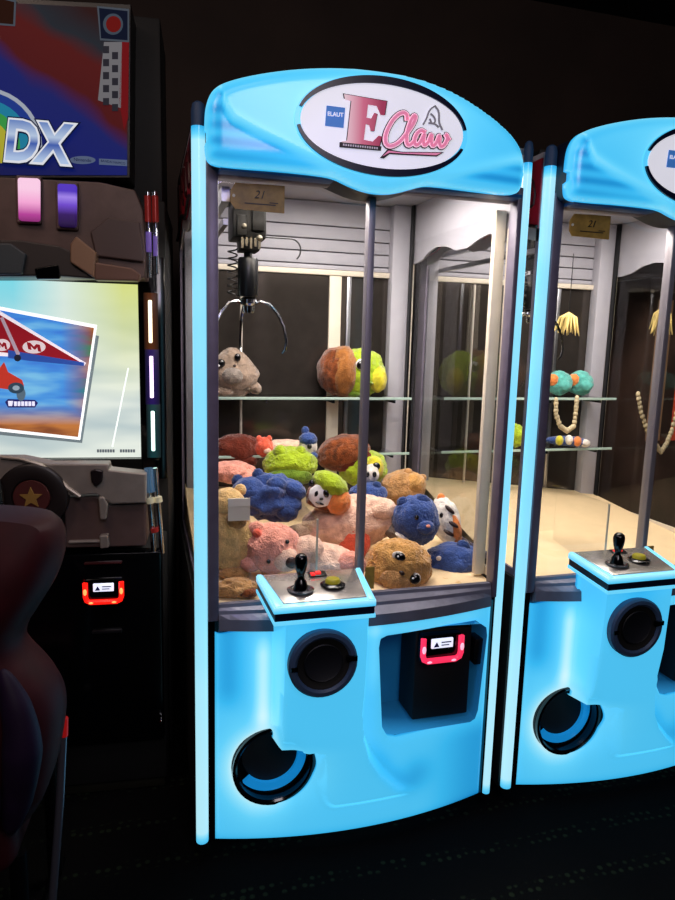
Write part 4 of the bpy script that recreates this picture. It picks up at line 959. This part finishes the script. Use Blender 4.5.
obj('gauge_disc', lathe([(0, 0), (.046, 0), (.048, -.004)], T(cx_, -.257, cz_) @ FRONT), mat('gauge_red', '3c0c0a', .6, em=.01, emcol='a02018'), dash)
st = [(cx_+(.030 if k % 2 == 0 else .013)*math.sin(k*PI/5), cz_+(.030 if k % 2 == 0 else .013)*math.cos(k*PI/5)) for k in range(10)]
obj('gauge_star', prism(st, -.262, -.256), mat('star_gold', '7a5a28', .6, em=.03, emcol='c08830'), dash)
wx, wz = gl(-66, 500, -.30)
wh = tube([(wx+.165*math.cos(a*PI/24), -.34+.03*math.sin(a*PI/24), wz+.165*math.sin(a*PI/24)) for a in range(49)], .015, seg=10)
wheel = obj('steering_wheel', wh, M_black, g0)
obj('wheel_spoke', box(B(wx-.16, wx+.16, -.345, -.33, wz-.018, wz+.018, bev=.004), wx-.02, wx+.02, -.345, -.33, wz-.16, wz, bev=.004), M_black, wheel)
obj('wheel_hub', lathe([(0, .01), (.05, .008), (.055, 0), (.03, -.10), (.03, -.12)], T(wx, -.34, wz) @ FRONT), M_dashd, wheel)
# lower front
obj('lower_panel', B(-.95, .095, -.20, -.15, .20, .80, bev=.006), M_gloss, g0)
p_ = gl(103, 592, -.22); card_reader(g0, p_[0]+.002, -.211, p_[1]+.003, .86, 'ff1a10', 'ffb060', 1.3)
obj('panel_handle', B(gl(92, 632, -.21)[0], gl(122, 632, -.21)[0], -.212, -.2, gl(100, 632, -.21)[1]-.006, gl(100, 632, -.21)[1]+.004, bev=.002), mat('handle_dark', '2a2a2e', .3, .7), g0)
obj('panel_rib', B(gl(84, 560, -.21)[0], gl(122, 560, -.21)[0], -.215, -.2, .772, .778, bev=.002), mat('rib_maroon', '4a1c20', .3, .4), g0)
obj('footwell', B(-.9, .09, -.14, .45, .0, .052, bev=.006), mat('footwell_dark', '1c1a10', .6, noise_amt=.2), g0)
a_ = gl(163, 718, -.2); obj('foot_bolt', lathe([(0, 0), (.008, 0), (.008, .02), (.004, .026), (0, .026)], T(a_[0]-.004, -.2, a_[1]) @ FRONT, seg=12), M_chrome, g0)

# =================================================================== RACING SEAT
SY = -.85
def so(u, v): return gl(u, v, SY)
sil = [(-90, 517), (0, 519), (50, 523), (62, 530), (68, 546), (66, 566), (58, 590), (42, 616), (28, 636), (24, 650), (30, 662), (48, 678), (62, 695), (68, 716), (66, 745), (58, 785), (46, 815), (30, 836), (0, 848), (-60, 850)]
P0 = np.array([so(u, v) for u, v in sil])
seat = thing('racing_chair', 'dark maroon moulded racing seat in the left foreground before the cabinet', 'seat', GO+GEX*(-.30)+GEY*SY, GA)
cxs = -.36-(-.30)
right = P0+np.array([.282, 0]); left = right.copy(); left[:, 0] = 2*cxs-left[:, 0]
outl = np.concatenate([right, left[::-1]])
for _ in range(2):
    nx_ = np.roll(outl, -1, 0); outl = np.stack([.75*outl+.25*nx_, .25*outl+.75*nx_], 1).reshape(-1, 2)
M_seat = mat('seat_maroon', '34080e', .6, noise_amt=.15, coat=.0, spec=.25)
M_seat2 = mat('seat_violet_rimlight', '1c0c28', .6, noise_amt=.15, spec=.25)  # violet rim light put into the bolster colour
def seat_shell():
    bm = bmesh.new(); rings = []
    for k, (s, y) in enumerate(((.0, .055), (.55, .05), (.8, .03), (.93, .0), (1.0, -.04), (1.0, -.09), (.95, -.12), (.86, -.10), (.6, -.03), (.0, .0))):
        c0 = outl.mean(0)
        if s == 0: rings.append([bm.verts.new((c0[0], -y, c0[1]))]); continue
        rings.append([bm.verts.new((c0[0]+(p[0]-c0[0])*s, -y, c0[1]+(p[1]-c0[1])*(.96+.04*s if s > .9 else s))) for p in outl])
    for a, b in zip(rings, rings[1:]):
        n_ = max(len(a), len(b))
        for k in range(n_):
            if len(a) == 1: bm.faces.new((a[0], b[k], b[(k+1) % n_]))
            elif len(b) == 1: bm.faces.new((a[k], a[(k+1) % n_], b[0]))
            else: bm.faces.new((a[k], a[(k+1) % n_], b[(k+1) % n_], b[k]))
    bmesh.ops.recalc_face_normals(bm, faces=bm.faces)
    return bm
obj('seat_back', seat_shell(), M_seat, seat)
c0 = outl.mean(0)
def sp3(u, v, y):
    a = so(u, v); return (a[0]+.270, y, a[1])
def smooth_path(P, n=3):
    P = [Vector(p) for p in P]
    for _ in range(n):
        Q = [P[0]]
        for a, b in zip(P, P[1:]): Q += [a*.75+b*.25, a*.25+b*.75]
        P = Q+[P[-1]]
    return P
def bolster(name, P, r):
    Q = smooth_path(P); m_ = len(Q)
    rr = [float(np.interp(i/(m_-1), [k/(len(r)-1) for k in range(len(r))], r)) for i in range(m_)]
    return obj(name, tube(Q, rr, seg=20), M_seat2, seat)
bolster('side_bolster', [sp3(30, 650, -.075), sp3(46, 690, -.08), sp3(50, 725, -.08), sp3(44, 770, -.07), sp3(34, 810, -.06)], [.002, .026, .036, .028, .006])
bolster('hip_bolster', [sp3(-16, 670, -.085), sp3(0, 715, -.11), sp3(12, 760, -.115), sp3(6, 810, -.10), sp3(-10, 850, -.07)], [.010, .034, .044, .036, .012])
obj('seat_cushion', B(cxs-.20, cxs+.20, -.02, .42, .33, .46, bev=.04, seg=4), M_seat, seat)
obj('head_panel', B(cxs-.17, cxs+.17, -.072, -.045, .97, 1.055, bev=.012), mat('seat_red_top', '4a0c12', .6), seat)
for s_ in (-1, 1):
    fr = bmesh.new()
    tube([(cxs+s_*.19, .05, .34), (cxs+s_*.19, .05, .02)], .018, fr, 10); tube([(cxs+s_*.19, .36, .34), (cxs+s_*.19, .36, .02)], .018, fr, 10)
    tube([(cxs+s_*.19, -.04, .015), (cxs+s_*.19, .42, .015)], .015, fr, 10)
    obj('seat_frame', fr, mat('frame_black', '0c0c10', .4, .5), seat)
# grab rail beside the seat
a = gl(64, 722, -.75); b_ = gl(60, 800, -.75); c_ = gl(52, 905, -.75)
rl = thing('grab_rail', 'slim silver metal rail rising from the floor beside the racing seat', 'rail', GO+GEX*a[0]+GEY*(-.75), GA)
zt = a[1]
obj('rail_tube', tube([(0, 0, zt), (b_[0]-a[0], 0, b_[1]), (c_[0]-a[0], 0, c_[1]), (c_[0]-a[0]-.004, 0, .01)], [.008, .009, .009, .009], seg=12), mat('rail_silver', '9090a0', .3, .8), rl)
obj('rail_lamp', tube([(.002, -.004, zt+.012), (.0, -.004, zt-.03)], .008, seg=10), mat('rail_lamp_red', '7a1010', .3, em=.5, emcol='a01414'), rl)
obj('rail_foot', lathe([(0, 0), (.03, 0), (.03, .006), (.012, .012), (0, .012)], T(c_[0]-a[0]-.004, 0, 0)), M_black, rl)

rc = thing('reflection_stand_in', 'invented red and blue stand-in for reflections in the right machine glass', 'arcade cabinet', (2.45, 1.30, 0), math.radians(90))  # made-up cabinet; its glowing stripes imitate dim reddish reflections
obj('stand_in_shell', box(B(-.35, .35, -.35, .35, .04, 1.75, bev=.02), -.32, .32, -.45, -.30, .04, .95, bev=.02), mat('shell_brown', '4a3830', .5, noise_amt=.4, nscale=4), rc)
for a_, b_, c_ in ((-.30, -.24, 'b0402c'), (-.14, -.02, '3a5068'), (.04, .16, 'c04a30'), (.22, .30, '8a6a50')):
    obj('stand_in_stripe', B(-.354, -.348, a_, b_, 1.0, 1.65, bev=.001), mat('stripe_'+c_, c_, .5, em=.22, emcol=c_), rc)
obj('stand_in_panel', B(-.28, .28, -.356, -.349, 1.1, 1.5, bev=.002), mat('stand_in_red', '402020', .3, em=.2, emcol='803028'), rc)

# =================================================================== ROOM
def struct(name, bm, m):
    o = obj(name, bm, m, smooth=False); o['kind'] = 'structure'; return o
m = bpy.data.materials.new('dark_carpet'); m.use_nodes = True; nt = m.node_tree; b = nt.nodes['Principled BSDF']
tc = nt.nodes.new('ShaderNodeTexCoord')
wv = nt.nodes.new('ShaderNodeTexWave'); wv.wave_type = 'RINGS'; wv.inputs['Scale'].default_value = 1.9; wv.inputs['Distortion'].default_value = 1.2; wv.inputs['Detail'].default_value = 0
mp = nt.nodes.new('ShaderNodeMapping'); mp.inputs['Location'].default_value = (.9, -.6, 0); nt.links.new(tc.outputs['Object'], mp.inputs['Vector']); nt.links.new(mp.outputs[0], wv.inputs['Vector'])
vo = nt.nodes.new('ShaderNodeTexVoronoi'); vo.inputs['Scale'].default_value = 38; vo.inputs['Randomness'].default_value = .35; nt.links.new(tc.outputs['Object'], vo.inputs['Vector'])
r1 = nt.nodes.new('ShaderNodeValToRGB'); r1.color_ramp.elements[0].position = .82; r1.color_ramp.elements[1].position = .92; nt.links.new(wv.outputs['Fac'], r1.inputs[0])
r2 = nt.nodes.new('ShaderNodeValToRGB'); r2.color_ramp.elements[0].position = .22; r2.color_ramp.elements[0].color = (1, 1, 1, 1); r2.color_ramp.elements[1].position = .34; r2.color_ramp.elements[1].color = (0, 0, 0, 1); nt.links.new(vo.outputs['Distance'], r2.inputs[0])
ml = nt.nodes.new('ShaderNodeMath'); ml.operation = 'MULTIPLY'; nt.links.new(r1.outputs[0], ml.inputs[0]); nt.links.new(r2.outputs[0], ml.inputs[1])
mx = nt.nodes.new('ShaderNodeMix'); mx.data_type = 'RGBA'; mx.inputs[6].default_value = (.0035, .0035, .0035, 1); mx.inputs[7].default_value = (.014, .02, .011, 1)
nt.links.new(ml.outputs[0], mx.inputs[0]); nt.links.new(mx.outputs[2], b.inputs['Base Color']); b.inputs['Roughness'].default_value = .95; b.inputs['Specular IOR Level'].default_value = .05
struct('floor', B(-3, 4.5, -3.5, 3.0, -.1, 0), m)
M_wall = mat('dark_brown_wall', '3a2c24', .8, noise_amt=.15, nscale=3)
struct('wall_back', B(-3, 4.5, 1.75, 1.9, 0, 3.2), M_wall)
struct('wall_left', B(-3.1, -3, -3.5, 1.9, 0, 3.2), M_wall)
struct('wall_right', B(4.5, 4.6, -3.5, 1.9, 0, 3.2), M_wall)
struct('wall_front', B(-3, 4.5, -3.6, -3.5, 0, 3.2), M_wall)
struct('ceiling', B(-3, 4.5, -3.5, 1.9, 3.2, 3.3), mat('black_ceiling', '0c0a09', .9, noise_amt=.1))

area('overhead_fill', (-.5, -1.0, 3.1), 1.2, 6.0, (1, .80, .66))  # added overhead fill, gives the dark walls some light
area('front_fill', (.3, -3.0, 2.9), 1.0, 26, (.95, .85, .9), rot=(math.radians(55), 0, 0))  # added fill behind the camera, lifts the dark frames
area('left_warm_fill', (-.9, -.9, 2.6), .4, 5.0, (1, .72, .6), rot=(math.radians(40), math.radians(10), 0))  # added warm light to brighten the racing cabinet hood
area('violet_light', (.1, -.55, 1.9), .2, 1.6, (.40, .35, 1), rot=(0, math.radians(-35), 0))
w = bpy.data.worlds.new('dark_hall'); bpy.context.scene.world = w; w.use_nodes = True
w.node_tree.nodes['Background'].inputs[0].default_value = (.5, .4, .4, 1); w.node_tree.nodes['Background'].inputs[1].default_value = .004
sc = bpy.context.scene
sc.view_settings.view_transform = 'Standard'; sc.view_settings.look = 'None'; sc.view_settings.exposure = 0
